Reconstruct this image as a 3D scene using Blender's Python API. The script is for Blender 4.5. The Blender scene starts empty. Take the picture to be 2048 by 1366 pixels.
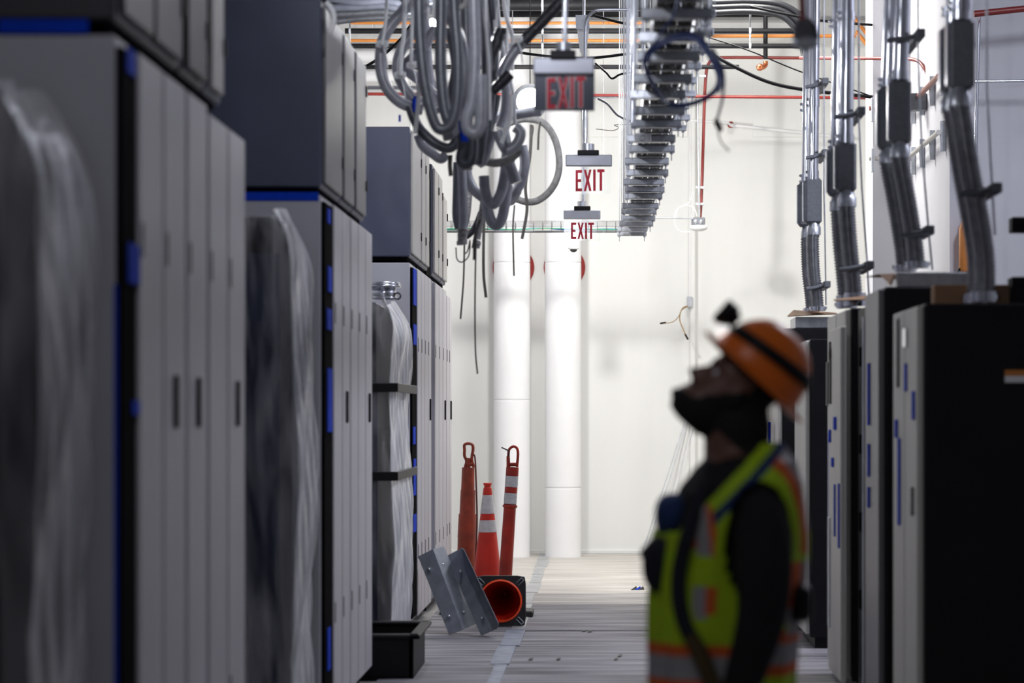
import bpy, math, random
from math import sin, cos, pi, radians, sqrt, exp
from mathutils import Vector, Matrix
random.seed(7)
SC = bpy.context.scene
COL = SC.collection
FPX, VX, VY, EYE = 5000.0, 1207.0, 830.0, 1.5      # focal length in pixels, vanishing point, eye height
def P(px, py, d): return Vector(((px-VX)*d/FPX, d, EYE+(VY-py)*d/FPX))
# ------------------------------------------------------------------ camera, world, lights, exposure
cam = bpy.data.cameras.new('camera'); camo = bpy.data.objects.new('camera', cam); COL.objects.link(camo)
camo.location = (0, 0, EYE); camo.rotation_euler = (pi/2, 0, 0)
cam.sensor_width = 36; cam.lens = FPX/2048*36
cam.shift_x = -(VX-1024)/2048; cam.shift_y = (VY-683)/2048
cam.clip_start = .1; cam.clip_end = 100
cam.dof.use_dof = True; cam.dof.focus_distance = 20.5; cam.dof.aperture_fstop = 2.3
SC.camera = camo
SC.view_settings.view_transform = 'Standard'; SC.view_settings.look = 'None'
SC.view_settings.gamma = 1; SC.view_settings.use_curve_mapping = False
SC.view_settings.exposure = 0.0
W = bpy.data.worlds.new('world'); SC.world = W; W.use_nodes = True
W.node_tree.nodes['Background'].inputs[0].default_value = (.55, .58, .75, 1)
W.node_tree.nodes['Background'].inputs[1].default_value = .0
def lamp(name, loc, power, size=.1, color=(1, 1, 1), kind='POINT', rot=(0, 0, 0), sizey=None, spread=None):
    l = bpy.data.lights.new(name, kind); l.energy = power; l.color = color
    if kind == 'AREA':
        l.size = size
        if sizey: l.shape = 'RECTANGLE'; l.size_y = sizey
        if spread: l.spread = spread
    else: l.shadow_soft_size = size
    o = bpy.data.objects.new(name, l); COL.objects.link(o); o.location = loc; o.rotation_euler = rot; return o
LA = P(1060, 203, 22.3)          # the bright work lamp beside the exit sign
LB = P(868, 46, 15.2)            # the second work lamp behind the conduits
lamp('work_lamp_light', LA+Vector((0, .06, 0)), 380, .12, (1, .985, .95))
lamp('second_lamp_light', LB+Vector((0, -.02, 0)), 120, .04, (.93, .95, 1))
lamp('added_fill_far', (1.1, 22.5, 6.0), 290, .9, (1, .98, .93), 'AREA', (0, 0, 0), 2.4)  # unseen light added overhead to brighten the far wall
lamp('added_fill_middle', (.2, 15.0, 6.0), 14, .9, (.86, .89, 1), 'AREA', (0, 0, 0), 2.4)  # weak unseen fill, added over the middle of the aisle
lamp('added_fill_side', (3.5, 14.5, 6.0), 230, .6, (.84, .87, 1), 'AREA', (0, 0, 0), 2.0)  # added out of view to lift the grey side wall
lamp('added_fill_near', (-.1, 3.0, 5.8), 6, .8, (.88, .9, 1), 'AREA', (0, 0, 0), 1.6)  # faint fill added out of view above the camera end

lamp('third_lamp_light', (-.75, 9.3, 3.9), 42, .06, (.90, .92, 1))
lamp('fourth_lamp_light', (-.75, 4.3, 3.7), 30, .06, (.93, .93, 1))
_sp = lamp('added_tangle_spot', (-.5, 7.2, 4.1), 200, .12, (.86, .89, 1), 'SPOT', (Vector((-.25, 14.5, 3.75))-Vector((-.5, 7.2, 4.1))).to_track_quat('-Z', 'Y').to_euler())  # unseen spot, added to light the tangle, signs and tray struts
_sp.data.spot_size = radians(34); _sp.data.spot_blend = .6

# ------------------------------------------------------------------ materials
MATS = {}
def mat(name, col, rough=.5, metal=0., noise=0., nscale=8., bump=0., bscale=60., emit=None, estr=0., spec=.5, stretch=None, alpha=None, coat=0):
    if name in MATS: return MATS[name]
    m = bpy.data.materials.new(name); m.use_nodes = True; nt = m.node_tree; N = nt.nodes; L = nt.links
    b = N['Principled BSDF']
    b.inputs['Base Color'].default_value = (*col, 1); b.inputs['Roughness'].default_value = rough
    b.inputs['Metallic'].default_value = metal; b.inputs['Specular IOR Level'].default_value = spec
    if coat: b.inputs['Coat Weight'].default_value = coat
    tc = N.new('ShaderNodeTexCoord'); mp = N.new('ShaderNodeMapping'); L.new(tc.outputs['Object'], mp.inputs[0])
    if stretch: mp.inputs['Scale'].default_value = stretch
    if noise:
        t = N.new('ShaderNodeTexNoise'); t.inputs['Scale'].default_value = nscale; t.inputs['Detail'].default_value = 6
        L.new(mp.outputs[0], t.inputs['Vector'])
        r = N.new('ShaderNodeMapRange'); r.inputs[1].default_value = .3; r.inputs[2].default_value = .7
        r.inputs[3].default_value = 1-noise; r.inputs[4].default_value = 1+noise*.6
        L.new(t.outputs[0], r.inputs[0])
        x = N.new('ShaderNodeVectorMath'); x.operation = 'SCALE'; x.inputs[0].default_value = col
        L.new(r.outputs[0], x.inputs['Scale']); L.new(x.outputs[0], b.inputs['Base Color'])
    if bump:
        t2 = N.new('ShaderNodeTexNoise'); t2.inputs['Scale'].default_value = bscale; t2.inputs['Detail'].default_value = 3
        L.new(mp.outputs[0], t2.inputs['Vector'])
        bp = N.new('ShaderNodeBump'); bp.inputs['Strength'].default_value = bump; bp.inputs['Distance'].default_value = .01
        L.new(t2.outputs[0], bp.inputs['Height']); L.new(bp.outputs[0], b.inputs['Normal'])
    if emit: b.inputs['Emission Color'].default_value = (*emit, 1); b.inputs['Emission Strength'].default_value = estr
    if alpha is not None: b.inputs['Alpha'].default_value = alpha
    MATS[name] = m; return m
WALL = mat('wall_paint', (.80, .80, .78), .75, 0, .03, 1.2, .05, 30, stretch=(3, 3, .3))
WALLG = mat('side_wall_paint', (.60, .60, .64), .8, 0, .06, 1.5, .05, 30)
CEIL = mat('ceiling_paint', (.25, .25, .27), .9, 0, .1)
FLOOR = mat('floor_concrete', (.38, .37, .36), .45, 0, .25, 3, .1, 20)
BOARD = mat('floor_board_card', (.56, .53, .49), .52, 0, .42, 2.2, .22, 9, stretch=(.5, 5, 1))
BOARD2 = mat('scuffed_shaded_floor_card', (.44, .42, .41), .68, 0, .5, 2.2, .22, 9, stretch=(.5, 5, 1), spec=.3)  # scuffs, plus the floor's dimming towards the camera put into the colour
BOARD3 = mat('dirty_shaded_floor_card', (.29, .28, .30), .75, 0, .65, 2.4, .25, 9, stretch=(.45, 5.5, 1), spec=.22)  # dirt and the dim light of the nearest floor, both in the colour
TAPEG = mat('grey_floor_tape', (.40, .41, .42), .4, 0, .3, 7)
CABW = mat('cabinet_light_paint', (.50, .485, .52), .5, 0, .06, 2, .04, 90, stretch=(2, 2, .4))
CABS = mat('cabinet_side_paint', (.47, .47, .52), .5, 0, .06, 2)
CREAM = mat('cream_door_paint', (.62, .60, .55), .5, 0, .06, 2, .04, 90)
DARKB = mat('slate_box_paint', (.060, .068, .115), .5, 0, .16, 3, .05, 120)
BLKF = mat('near_black_box_front', (.045, .045, .052), .5, 0, .15, 3)
DARKF = mat('slate_front_paint', (.15, .15, .16), .5, 0, .1, 3)
TOPF = mat('warm_grey_panel_paint', (.38, .37, .36), .5, 0, .08, 3)
BLACK = mat('black_paint', (.008, .008, .010), .5, 0, .2, 6, spec=.25)
GAP = mat('black_gap', (.003, .003, .004), 1, spec=.02)
BLACKC = mat('black_cable_jacket', (.008, .008, .010), .5, spec=.2)
BPIPE = mat('black_iron_pipe', (.010, .010, .012), .55, 0, .2, 9, spec=.15)
NAVY = mat('dark_navy_panel', (.018, .024, .055), .5, 0, .4, 5)
TAPE = mat('blue_masking_tape', (.006, .05, .55), .8, 0, .12, 20, spec=.1)
GALV = mat('galvanised_steel', (.60, .62, .66), .36, .85, .2, 20, .06, 60)
GALVD = mat('dull_galvanised_steel', (.60, .63, .68), .5, .3, .2, 14, .05, 60)
EMT = mat('bright_conduit_steel', (.70, .72, .78), .17, 1., .12, 12)
CAST = mat('grey_cast_fitting', (.18, .19, .21), .55, .3, .15, 40, .25, 200)
FLEXG = mat('grey_flex_jacket', (.33, .335, .37), .28, 0, .18, 20, .05, 80)
FLEXD = mat('dark_flex_jacket', (.10, .105, .125), .3, 0, .18, 20, .05, 80)
FLEXS = mat('ribbed_flex_steel', (.26, .265, .28), .30, .8, .2, 30)
DUSTY = mat('dusty_flex_jacket', (.36, .35, .33), .7, 0, .3, 30, .2, 60)
WRAP = mat('foil_wrapped_end', (.30, .29, .29), .5, .3, .5, 60, .9, 110)
BWRAP = mat('black_tape_wrap', (.03, .03, .036), .32, 0, .4, 40, .6, 70)
WHITE = mat('white_plastic', (.82, .82, .82), .4)
ROPE = mat('white_strap', (.92, .92, .91), .7)
STRAP = mat('brown_pull_tape', (.13, .12, .105), .7)
ORANGEP = mat('orange_pipe_paint', (.62, .22, .04), .5, 0, .1)
REDP = mat('red_pipe_paint', (.22, .022, .018), .4, 0, .15, 10)
REDC = mat('red_sealant', (.36, .035, .03), .7, 0, .3, 20)
COPPER = mat('copper_fitting', (.60, .20, .09), .3, .85, .2, 20)
SIGNR = mat('exit_letter_red', (.62, .008, .035), .45)
SIGNM = mat('sign_silver_housing', (.44, .45, .50), .4, .5, .05, 20)
SIGNP = mat('sign_grey_panel', (.13, .14, .17), .35, .3, .05, 5)
PIPEW = mat('white_pipe_jacket', (.84, .84, .85), .6, 0, .03, 3, .03, 40)
CONE = mat('orange_cone_plastic', (.55, .018, .006), .42, 0, .2, 6)
POST = mat('orange_post_plastic', (.36, .020, .007), .45, 0, .35, 7)
POSTD = mat('brown_orange_post_plastic', (.24, .028, .008), .5, 0, .4, 9)
REFL = mat('white_reflective_band', (.52, .52, .55), .5, 0, .15, 30)
RUBBER = mat('black_rubber', (.015, .015, .017), .5, 0, .2, 8)
CARD = mat('brown_cardboard', (.30, .17, .09), .8, 0, .15, 8)
GLASSD = mat('smoked_dome', (.03, .03, .032), .12)
GREENW = mat('green_wire', (.05, .30, .16), .5)
BLUEW = mat('blue_wire', (.04, .14, .42), .5)
TANW = mat('tan_wire', (.40, .26, .12), .6)
NBLUE = mat('navy_cable_jacket', (.010, .03, .15), .35)
HAT = mat('orange_hard_hat', (.85, .17, .006), .38, 0, .08, 6)
SKIN = mat('dark_skin', (.17, .08, .055), .42, 0, .12, 20)
BEARD = mat('black_beard', (.006, .005, .005), .85, 0, .3, 60, .4, 200)
SHIRT = mat('black_shirt', (.006, .006, .008), .9, 0, .3, 12, .2, 30)
TROU = mat('dark_trousers', (.012, .014, .022), .9, 0, .3, 12)
GLOVE = mat('black_glove', (.010, .010, .014), .8)
LIME = mat('lime_vest_fabric', (.42, .64, .004), .7, 0, .18, 9)
VORG = mat('orange_vest_trim', (.70, .12, .015), .7, 0, .1, 9)
VSIL = mat('silver_vest_band', (.34, .33, .34), .55, 0, .15, 9)
VNAVY = mat('navy_vest_yoke', (.010, .035, .13), .8, 0, .3, 9)
LAMPE = mat('lamp_lens', (1, 1, 1), .5, emit=(1, .98, .94), estr=160)
LAMPB = mat('second_lamp_lens', (1, 1, 1), .5, emit=(.95, .97, 1), estr=120)
HEADL = mat('headlamp_lens', (1, 1, 1), .3, emit=(1, 1, .98), estr=.9)
WIREL = mat('wire_basket_steel', (.16, .16, .17), .5, .4)

_n = SIGNP.node_tree; _b = _n.nodes['Principled BSDF']; _b.inputs['Base Color'].default_value = (.30, .32, .37, 1)
_tl = _n.nodes.new('ShaderNodeBsdfTranslucent'); _tl.inputs[0].default_value = (.30, .32, .38, 1); _mm = _n.nodes.new('ShaderNodeMixShader'); _mm.inputs[0].default_value = .45
_n.links.new(_b.outputs[0], _mm.inputs[1]); _n.links.new(_tl.outputs[0], _mm.inputs[2]); _n.links.new(_mm.outputs[0], _n.nodes['Material Output'].inputs[0])
def plastic_material(name, lo, hi, scale):
    m = bpy.data.materials.new(name); m.use_nodes = True; nt = m.node_tree; N = nt.nodes; L = nt.links
    N.remove(N['Principled BSDF']); out = N['Material Output']
    tr = N.new('ShaderNodeBsdfTransparent'); tr.inputs[0].default_value = (.94, .95, .97, 1)
    df = N.new('ShaderNodeBsdfPrincipled'); df.inputs['Base Color'].default_value = (.90, .90, .92, 1); df.inputs['Roughness'].default_value = .22
    tc = N.new('ShaderNodeTexCoord'); mp = N.new('ShaderNodeMapping'); mp.inputs['Scale'].default_value = (6, 6, .8)
    L.new(tc.outputs['Object'], mp.inputs[0])
    t = N.new('ShaderNodeTexNoise'); t.inputs['Scale'].default_value = scale; t.inputs['Detail'].default_value = 5; t.inputs['Distortion'].default_value = 1.2
    L.new(mp.outputs[0], t.inputs['Vector'])
    r = N.new('ShaderNodeMapRange'); r.inputs[1].default_value = .35; r.inputs[2].default_value = .68; r.inputs[3].default_value = lo; r.inputs[4].default_value = hi
    L.new(t.outputs[0], r.inputs[0])
    bp = N.new('ShaderNodeBump'); bp.inputs['Strength'].default_value = .7; bp.inputs['Distance'].default_value = .03
    L.new(t.outputs[0], bp.inputs['Height']); L.new(bp.outputs[0], df.inputs['Normal'])
    lw = N.new('ShaderNodeLayerWeight'); lw.inputs[0].default_value = .45; ad = N.new('ShaderNodeMath'); ad.operation = 'MULTIPLY_ADD'; ad.use_clamp = True; L.new(lw.outputs['Facing'], ad.inputs[0]); ad.inputs[1].default_value = .8; L.new(r.outputs[0], ad.inputs[2])
    mx = N.new('ShaderNodeMixShader'); L.new(ad.outputs[0], mx.inputs[0]); L.new(tr.outputs[0], mx.inputs[1]); L.new(df.outputs[0], mx.inputs[2])
    L.new(mx.outputs[0], out.inputs[0]); return m
PLASTIC = plastic_material('clear_sheeting', .0, .26, 1.3)
ACRYL = bpy.data.materials.new('clear_acrylic'); ACRYL.use_nodes = True
_n = ACRYL.node_tree; _n.nodes.remove(_n.nodes['Principled BSDF'])
_t = _n.nodes.new('ShaderNodeBsdfTransparent'); _t.inputs[0].default_value = (.97, .98, .98, 1)
_g = _n.nodes.new('ShaderNodeBsdfGlossy'); _g.inputs['Roughness'].default_value = .1
_m = _n.nodes.new('ShaderNodeMixShader'); _m.inputs[0].default_value = .02
_n.links.new(_t.outputs[0], _m.inputs[1]); _n.links.new(_g.outputs[0], _m.inputs[2]); _n.links.new(_m.outputs[0], _n.nodes['Material Output'].inputs[0])

# ------------------------------------------------------------------ mesh helpers (world coordinates in, local to the thing's base out)
BASE = {}
class MB:
    def __init__(s): s.v = []; s.f = []; s.sm = []; s.mi = []
    def add(s, vs, fs, smooth=False, mi=0):
        k = len(s.v); s.v += [tuple(v) for v in vs]; s.f += [tuple(i+k for i in f) for f in fs]
        s.sm += [smooth]*len(fs); s.mi += [mi]*len(fs); return s
    def box(s, a, b, bev=0., mi=0):
        (x0, y0, z0), (x1, y1, z1) = [min(p, q) for p, q in zip(a, b)], [max(p, q) for p, q in zip(a, b)]
        e = min(bev, (x1-x0)*.45, (y1-y0)*.45, (z1-z0)*.45)
        if e <= 0:
            vs = [(x, y, z) for z in (z0, z1) for x, y in ((x0, y0), (x1, y0), (x1, y1), (x0, y1))]
            return s.add(vs, [(3, 2, 1, 0), (4, 5, 6, 7), (0, 1, 5, 4), (1, 2, 6, 5), (2, 3, 7, 6), (3, 0, 4, 7)], mi=mi)
        vs = []; X, Y, Z = (x0, x1), (y0, y1), (z0, z1)
        def ix(i, j, k, ax): return (i*4+j*2+k)*3+ax
        for i in (0, 1):
            for j in (0, 1):
                for k in (0, 1):
                    sx, sy, sz = (1, -1)[i], (1, -1)[j], (1, -1)[k]
                    vs += [(X[i], Y[j]+sy*e, Z[k]+sz*e), (X[i]+sx*e, Y[j], Z[k]+sz*e), (X[i]+sx*e, Y[j]+sy*e, Z[k])]
        fs = []
        for i in (0, 1): q = [ix(i, 0, 0, 0), ix(i, 1, 0, 0), ix(i, 1, 1, 0), ix(i, 0, 1, 0)]; fs.append(q if i else q[::-1])
        for j in (0, 1): q = [ix(0, j, 0, 1), ix(0, j, 1, 1), ix(1, j, 1, 1), ix(1, j, 0, 1)]; fs.append(q if j else q[::-1])
        for k in (0, 1): q = [ix(0, 0, k, 2), ix(1, 0, k, 2), ix(1, 1, k, 2), ix(0, 1, k, 2)]; fs.append(q if k else q[::-1])
        for a_ in (0, 1):
            for b_ in (0, 1):
                fs.append([ix(a_, b_, 0, 0), ix(a_, b_, 1, 0), ix(a_, b_, 1, 1), ix(a_, b_, 0, 1)])
                fs.append([ix(a_, 0, b_, 0), ix(a_, 1, b_, 0), ix(a_, 1, b_, 2), ix(a_, 0, b_, 2)])
                fs.append([ix(0, a_, b_, 1), ix(1, a_, b_, 1), ix(1, a_, b_, 2), ix(0, a_, b_, 2)])
        for i in (0, 1):
            for j in (0, 1):
                for k in (0, 1): fs.append([ix(i, j, k, 0), ix(i, j, k, 1), ix(i, j, k, 2)])
        return s.add(vs, fs, mi=mi)
    def tube(s, pts, r, seg=10, cap=True, mi=0, rib=None, flat=1.):
        pts = [Vector(p) for p in pts]; n = len(pts)
        R = r if isinstance(r, (list, tuple)) else [r]*n
        T = [(pts[min(i+1, n-1)]-pts[max(i-1, 0)]).normalized() for i in range(n)]
        u = T[0].orthogonal().normalized()
        if abs(T[0].z) > .7: u = Vector((1, 0, 0)); u = (u-T[0]*u.dot(T[0])).normalized()
        vs = []
        for i in range(n):
            u = (u-T[i]*u.dot(T[i])).normalized(); w = T[i].cross(u)
            for k in range(seg):
                a = 2*pi*k/seg; vs.append(pts[i]+(u*cos(a)+w*sin(a)*flat)*R[i])
        fs = [(i*seg+k, i*seg+(k+1) % seg, (i+1)*seg+(k+1) % seg, (i+1)*seg+k) for i in range(n-1) for k in range(seg)]
        s.add(vs, fs, True, mi)
        if cap:
            k = len(s.v); s.v += [tuple(v) for v in vs[:seg]]+[tuple(v) for v in vs[-seg:]]
            s.f += [tuple(range(k+seg-1, k-1, -1)), tuple(range(k+seg, k+2*seg))]; s.sm += [False]*2; s.mi += [mi]*2
        return s
    def lathe(s, c, prof, axis=(0, 0, 1), seg=24, mi=0, smooth=True, sx=1., sy=1.):
        ax = Vector(axis).normalized(); u = ax.orthogonal().normalized(); w = ax.cross(u); c = Vector(c)
        vs = [c+ax*h+(u*cos(2*pi*k/seg)*sx+w*sin(2*pi*k/seg)*sy)*r for r, h in prof for k in range(seg)]
        fs = [(i*seg+k, i*seg+(k+1) % seg, (i+1)*seg+(k+1) % seg, (i+1)*seg+k) for i in range(len(prof)-1) for k in range(seg)]
        return s.add(vs, fs, smooth, mi)
    def prism(s, poly, f0, f1, mi=0):
        n = len(poly); vs = [f0(p) for p in poly]+[f1(p) for p in poly]
        fs = [tuple(range(n-1, -1, -1)), tuple(range(n, 2*n))]+[(i, (i+1) % n, n+(i+1) % n, n+i) for i in range(n)]
        return s.add(vs, fs, mi=mi)
    def build(s, name, m, parent=None, base=None):
        b = Vector(BASE[parent.name]) if parent is not None else Vector(base if base is not None else (0, 0, 0))
        me = bpy.data.meshes.new(name); me.from_pydata([(x-b.x, y-b.y, z-b.z) for x, y, z in s.v], [], s.f); me.update()
        ms = m if isinstance(m, (list, tuple)) else [m]
        for q in ms: me.materials.append(q)
        me.polygons.foreach_set('use_smooth', s.sm); me.polygons.foreach_set('material_index', s.mi); me.update()
        o = bpy.data.objects.new(name, me); COL.objects.link(o)
        if parent is not None: o.parent = parent
        else: o.location = b
        BASE[o.name] = tuple(b); return o
def tag(o, label=None, cat=None, group=None, kind=None):
    if label: o['label'] = label
    if cat: o['category'] = cat
    if group: o['group'] = group
    if kind: o['kind'] = kind
    return o
def thing(name, loc, label, cat, group=None):
    o = bpy.data.objects.new(name, None); COL.objects.link(o); o.location = loc; o.empty_display_size = .1
    BASE[o.name] = tuple(loc); return tag(o, label, cat, group)
def bx(a, b, bev=0.): return MB().box(a, b, bev)
def struct(name, mb, m, parent=None):
    o = mb.build(name, m, parent)
    if parent is None: o['kind'] = 'structure'
    return o
def centre(mb): n = len(mb.v); zs = min(v[2] for v in mb.v); return (sum(v[0] for v in mb.v)/n, sum(v[1] for v in mb.v)/n, zs)
def single(name, mb, m, label, cat, group=None): return tag(mb.build(name, m, None, centre(mb)), label, cat, group)
def spline(p, n=8):
    p = [Vector(q) for q in p]; out = []
    q = [p[0]*2-p[1]]+p+[p[-1]*2-p[-2]]
    for i in range(1, len(q)-2):
        a, b, c, d = q[i-1], q[i], q[i+1], q[i+2]
        for k in range(n):
            t = k/n; out.append(.5*((2*b)+(c-a)*t+(2*a-5*b+4*c-d)*t*t+(3*b-a-3*c+d)*t**3))
    return out+[p[-1]]
def resample(pts, step):
    out = [pts[0]]; acc = 0
    for a, b in zip(pts, pts[1:]):
        L = (b-a).length; t = step-acc
        while t < L: out.append(a+(b-a)*(t/L)); t += step
        acc = (acc+L) % step if L < t else L-(t-step)
    return out
def ribbed(pts, r, pitch=.012, depth=.10, seg=12):
    pp = resample(pts, pitch/2); return MB().tube(pp, [r*(1 if i % 2 else 1-depth) for i in range(len(pp))], seg)

# ------------------------------------------------------------------ the room
XL, XR, XW, YF = -4.0, 4.4, 2.70, 27.0
floor = struct('floor', bx((XL, -3, -.12), (XR, YF+.3, -.004)), FLOOR)
struct('ceiling', bx((XL, -3, 6.7), (XR, YF+.3, 6.9)), CEIL)
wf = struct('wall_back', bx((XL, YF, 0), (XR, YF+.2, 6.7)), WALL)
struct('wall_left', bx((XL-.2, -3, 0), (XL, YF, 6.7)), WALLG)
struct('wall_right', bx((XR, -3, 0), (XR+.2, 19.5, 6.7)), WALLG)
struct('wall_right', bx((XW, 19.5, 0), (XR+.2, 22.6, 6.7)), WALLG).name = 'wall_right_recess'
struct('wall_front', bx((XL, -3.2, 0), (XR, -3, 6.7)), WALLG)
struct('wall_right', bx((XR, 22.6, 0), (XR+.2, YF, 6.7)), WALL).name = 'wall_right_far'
struct('column_right', bx((2.37, 22.0, 0), (XW, 22.6, 6.7)), WALLG)
struct('trim_1', bx((.93, YF-.10, 0), (.99, YF, 6.7), .01), WALL)
struct('trim_2', MB().box((-4, YF-.025, 0), (XR, YF, .045), .006), WALL)
for k, x in enumerate((-3.3, -2.1, -.72, -.24, .35, 1.6)):       # upright steel panels of the far wall, upper part
    struct('wall_back_panel', bx((x+.01, YF-.012, 4.5), (x+(1.2, 1.38, .48, .59, .57, .77)[k]-.01, YF, 6.7), .004), WALL, wf)
struct('trim_3', bx((-4, YF-.30, 5.50), (XR, YF-.02, 5.72), .03), WALL)
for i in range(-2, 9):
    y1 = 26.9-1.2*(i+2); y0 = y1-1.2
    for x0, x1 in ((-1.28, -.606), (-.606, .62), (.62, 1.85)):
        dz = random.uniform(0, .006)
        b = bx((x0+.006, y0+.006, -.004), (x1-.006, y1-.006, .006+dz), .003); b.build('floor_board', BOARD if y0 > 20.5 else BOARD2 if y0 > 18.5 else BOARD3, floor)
for i in range(11):
    y1 = 26.9-1.2*i; o = bx((-.655+random.uniform(-.03, .02), y1-1.16, .005), (-.56+random.uniform(-.02, .02), y1, .0145))
    o.build('floor_tape', TAPEG if i < 8 else mat('blue_grey_floor_tape', (.20, .23, .31), .5, 0, .35, 9), floor)

# ------------------------------------------------------------------ cabinets
XA = -1.29
def sheets(parent, mm, z0, z1, y0, y1, x, m, n, gap=.02, thick=.02, name='door', side=1, handle=None):
    w = (y1-y0)/n
    for i in range(n):
        d = bx((x, y0+i*w+gap/2, z0), (x+side*thick, y0+(i+1)*w-gap/2, z1), .005).build(name, m, parent)
        if handle:
            if i == n-1:
                h = MB().box((x+side*thick, y0+(i+.45)*w, 1.46), (x+side*(thick+.012), y0+(i+.45)*w+.03, 1.62), .004); h.build('handle', BLACK, d)
            bx((x+side*(thick-.002), y0+(i+.12)*w, 1.94), (x+side*(thick+.003), y0+(i+.12)*w+.018, 2.04), .002).build('hinge', BLACK, d)
            bx((x+side*(thick-.002), y0+(i+.12)*w, .50), (x+side*(thick+.003), y0+(i+.12)*w+.018, .60), .002).build('hinge', BLACK, d)
def lower(y0, y1, H, n, label, front=CABW, side=CABS, dark=0, depth=.95, plinth=.09, group='pale cabinets down the cable-tangle side'):
    t = thing('electrical_cabinet', (XA-depth/2, (y0+y1)/2, 0), label, 'cabinet', group)
    bx((XA-depth, y0, plinth), (XA-.02, y1-.012, H), .006).build('body', side, t)
    bx((XA-depth+.05, y0+.03, 0), (XA-.07, y1-.03, plinth)).build('plinth', BLACK, t)
    if dark:      # recessed black wireway before the first door
        bx((XA-.02, y0+.02, plinth+.03), (XA-.004, y0+dark-.01, H-.03)).build('wireway', GAP, t)
    sheets(t, None, plinth+.01, H-.012, y0+dark, y1-.012, XA-.02, front, n, .03, .02, 'door', 1, True)
    return t
def upper(y0, y1, z0, z1, n, label, front=DARKF, body=None, dx=0., group='slate boxes mounted on the pale cabinets'):
    t = thing('top_box', (XA-.5, (y0+y1)/2, z0), label, 'electrical box', group)
    bx((XA-.95, y0, z0+.02), (XA-.02+dx, y1-.012, z1), .008).build('body', body or DARKB, t)
    bx((XA-.9, y0+.02, z0-.0), (XA-.04, y1-.03, z0+.02)).build('base_channel', GAP, t)
    sheets(t, None, z0+.045, z1-.03, y0+.03, y1-.03, XA-.02+dx, front, n, .045, .018, 'panel', 1)
    for i in range(1, n+1):
        yy = y0+.03+(y1-y0-.06)*i/n
        for zz in (z0+.18, z1-.2): bx((XA-.004+dx, yy-.035, zz), (XA+.006+dx, yy-.01, zz+.06), .003).build('latch', BLACK, t)
    return t
G1 = [lower(6.70, 7.74, 2.52, 2, 'pale cabinet beside the plastic-draped unit at the very front, black wireway at its corner', dark=.24),
      lower(7.75, 8.16, 2.52, 1, 'narrow pale cabinet under the second dark top box, between two taller-looking doors'),
      lower(8.17, 9.02, 2.50, 2, 'pale cabinet with a black door latch, last before the first gap', dark=0)]
upper(6.70, 7.72, 2.54, 3.72, 2, 'slate top box over the frontmost pale cabinet, cut off by the picture top', BLKF, BLKF)
upper(7.74, 8.20, 2.54, 3.72, 1, 'slim slate top box over the narrow pale cabinet', BLKF, BLKF)
upper(8.21, 8.56, 2.54, 3.72, 1, 'slimmest slate top box, greyish front, ending the first group', TOPF)
G2 = [lower(11.58, 12.75, 2.52, 2, 'pale cabinet behind the big plastic-wrapped frame, black corner with blue tape', dark=.38),
      lower(12.76, 13.96, 2.52, 3, 'pale cabinet ending the middle group, above the black tub')]
upper(11.58, 12.42, 2.535, 3.43, 1, 'large slate top box with blue tape along its bottom edge')
upper(12.43, 13.02, 2.535, 3.43, 1, 'grey-fronted middle top box of the middle group')
upper(13.03, 13.66, 2.535, 3.43, 1, 'last top box of the middle group, silhouetted against the far pipes')
G3 = [lower(16.90, 18.75, 2.53, 4, 'pale cabinet behind the wrapped unit with black straps, blue tape on its corner', dark=.45),
      lower(19.15, 20.55, 2.53, 3, 'pale cabinet beside the galvanised channels, after a black joint'),
      lower(20.57, 21.25, 2.50, 2, 'last pale cabinet before the open floor, near the orange posts')]
bx((XA-.9, 18.76, .09), (XA-.03, 19.14, 2.5)).build('joint_cover', GAP, G3[1])
upper(16.90, 17.75, 2.55, 3.45, 1, 'slate top box with a smooth wide side, on the third group', TOPF)
upper(17.76, 18.60, 2.55, 3.45, 2, 'second top box of the third group with two grey panels', TOPF)
upper(19.10, 20.10, 2.55, 3.42, 2, 'third top box of the third group, after the black slot', TOPF)
upper(20.12, 20.70, 2.55, 3.30, 1, 'lowest and last top box of the third group', TOPF)
bx((XA-.9, 18.61, 2.55), (XA-.03, 19.09, 3.4)).build('joint_cover', GAP, G3[0])
# masking tape (blue), each strip a thing stuck on
def tape(a, b, label): single('masking_tape', bx(a, b, .001), TAPE, label, 'tape', 'blue masking tape on the cabinets')
tape((-2.0, 11.574, 2.492), (XA-.03, 11.58, 2.532), 'long blue tape strip under the large slate top box')
tape((-1.62, 6.694, 2.522), (-1.38, 6.70, 2.56), 'blue tape strip under the frontmost slate box')
for i, (y, z0, z1, w) in enumerate(((6.78, 2.43, 2.50, .12), (6.80, 1.86, 1.97, .16), (6.86, 1.50, 1.54, .10), (11.70, 2.40, 2.47, .12), (11.72, 2.08, 2.2, .16), (11.70, 1.42, 1.72, .2), (11.68, 1.90, 2.0, .2), (11.7, .3, .5, .12),
                                    (16.98, 2.25, 2.5, .26), (17.0, 1.98, 2.12, .26), (16.96, 1.3, 1.42, .2), (17.0, .95, 1.2, .2), (16.98, .7, .82, .25))):
    tape((XA-.004, y, z0), (XA+.001, y+w, z1), ('top', 'upper', 'middle', 'uppermost', 'upper square', 'tall lower', 'second square', 'lowest', 'broad upper', 'second broad', 'thin middle', 'tall lower', 'bottom')[i]
         + ' blue tape piece on the black corner of the ' + ('front', 'middle', 'third')[0 if i < 3 else 1 if i < 8 else 2]+' cabinet group')
tape((XA-.021, 6.694, .1), (XA-.012, 6.70, 1.85), 'long thin blue tape edge down the frontmost cabinet corner')

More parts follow.
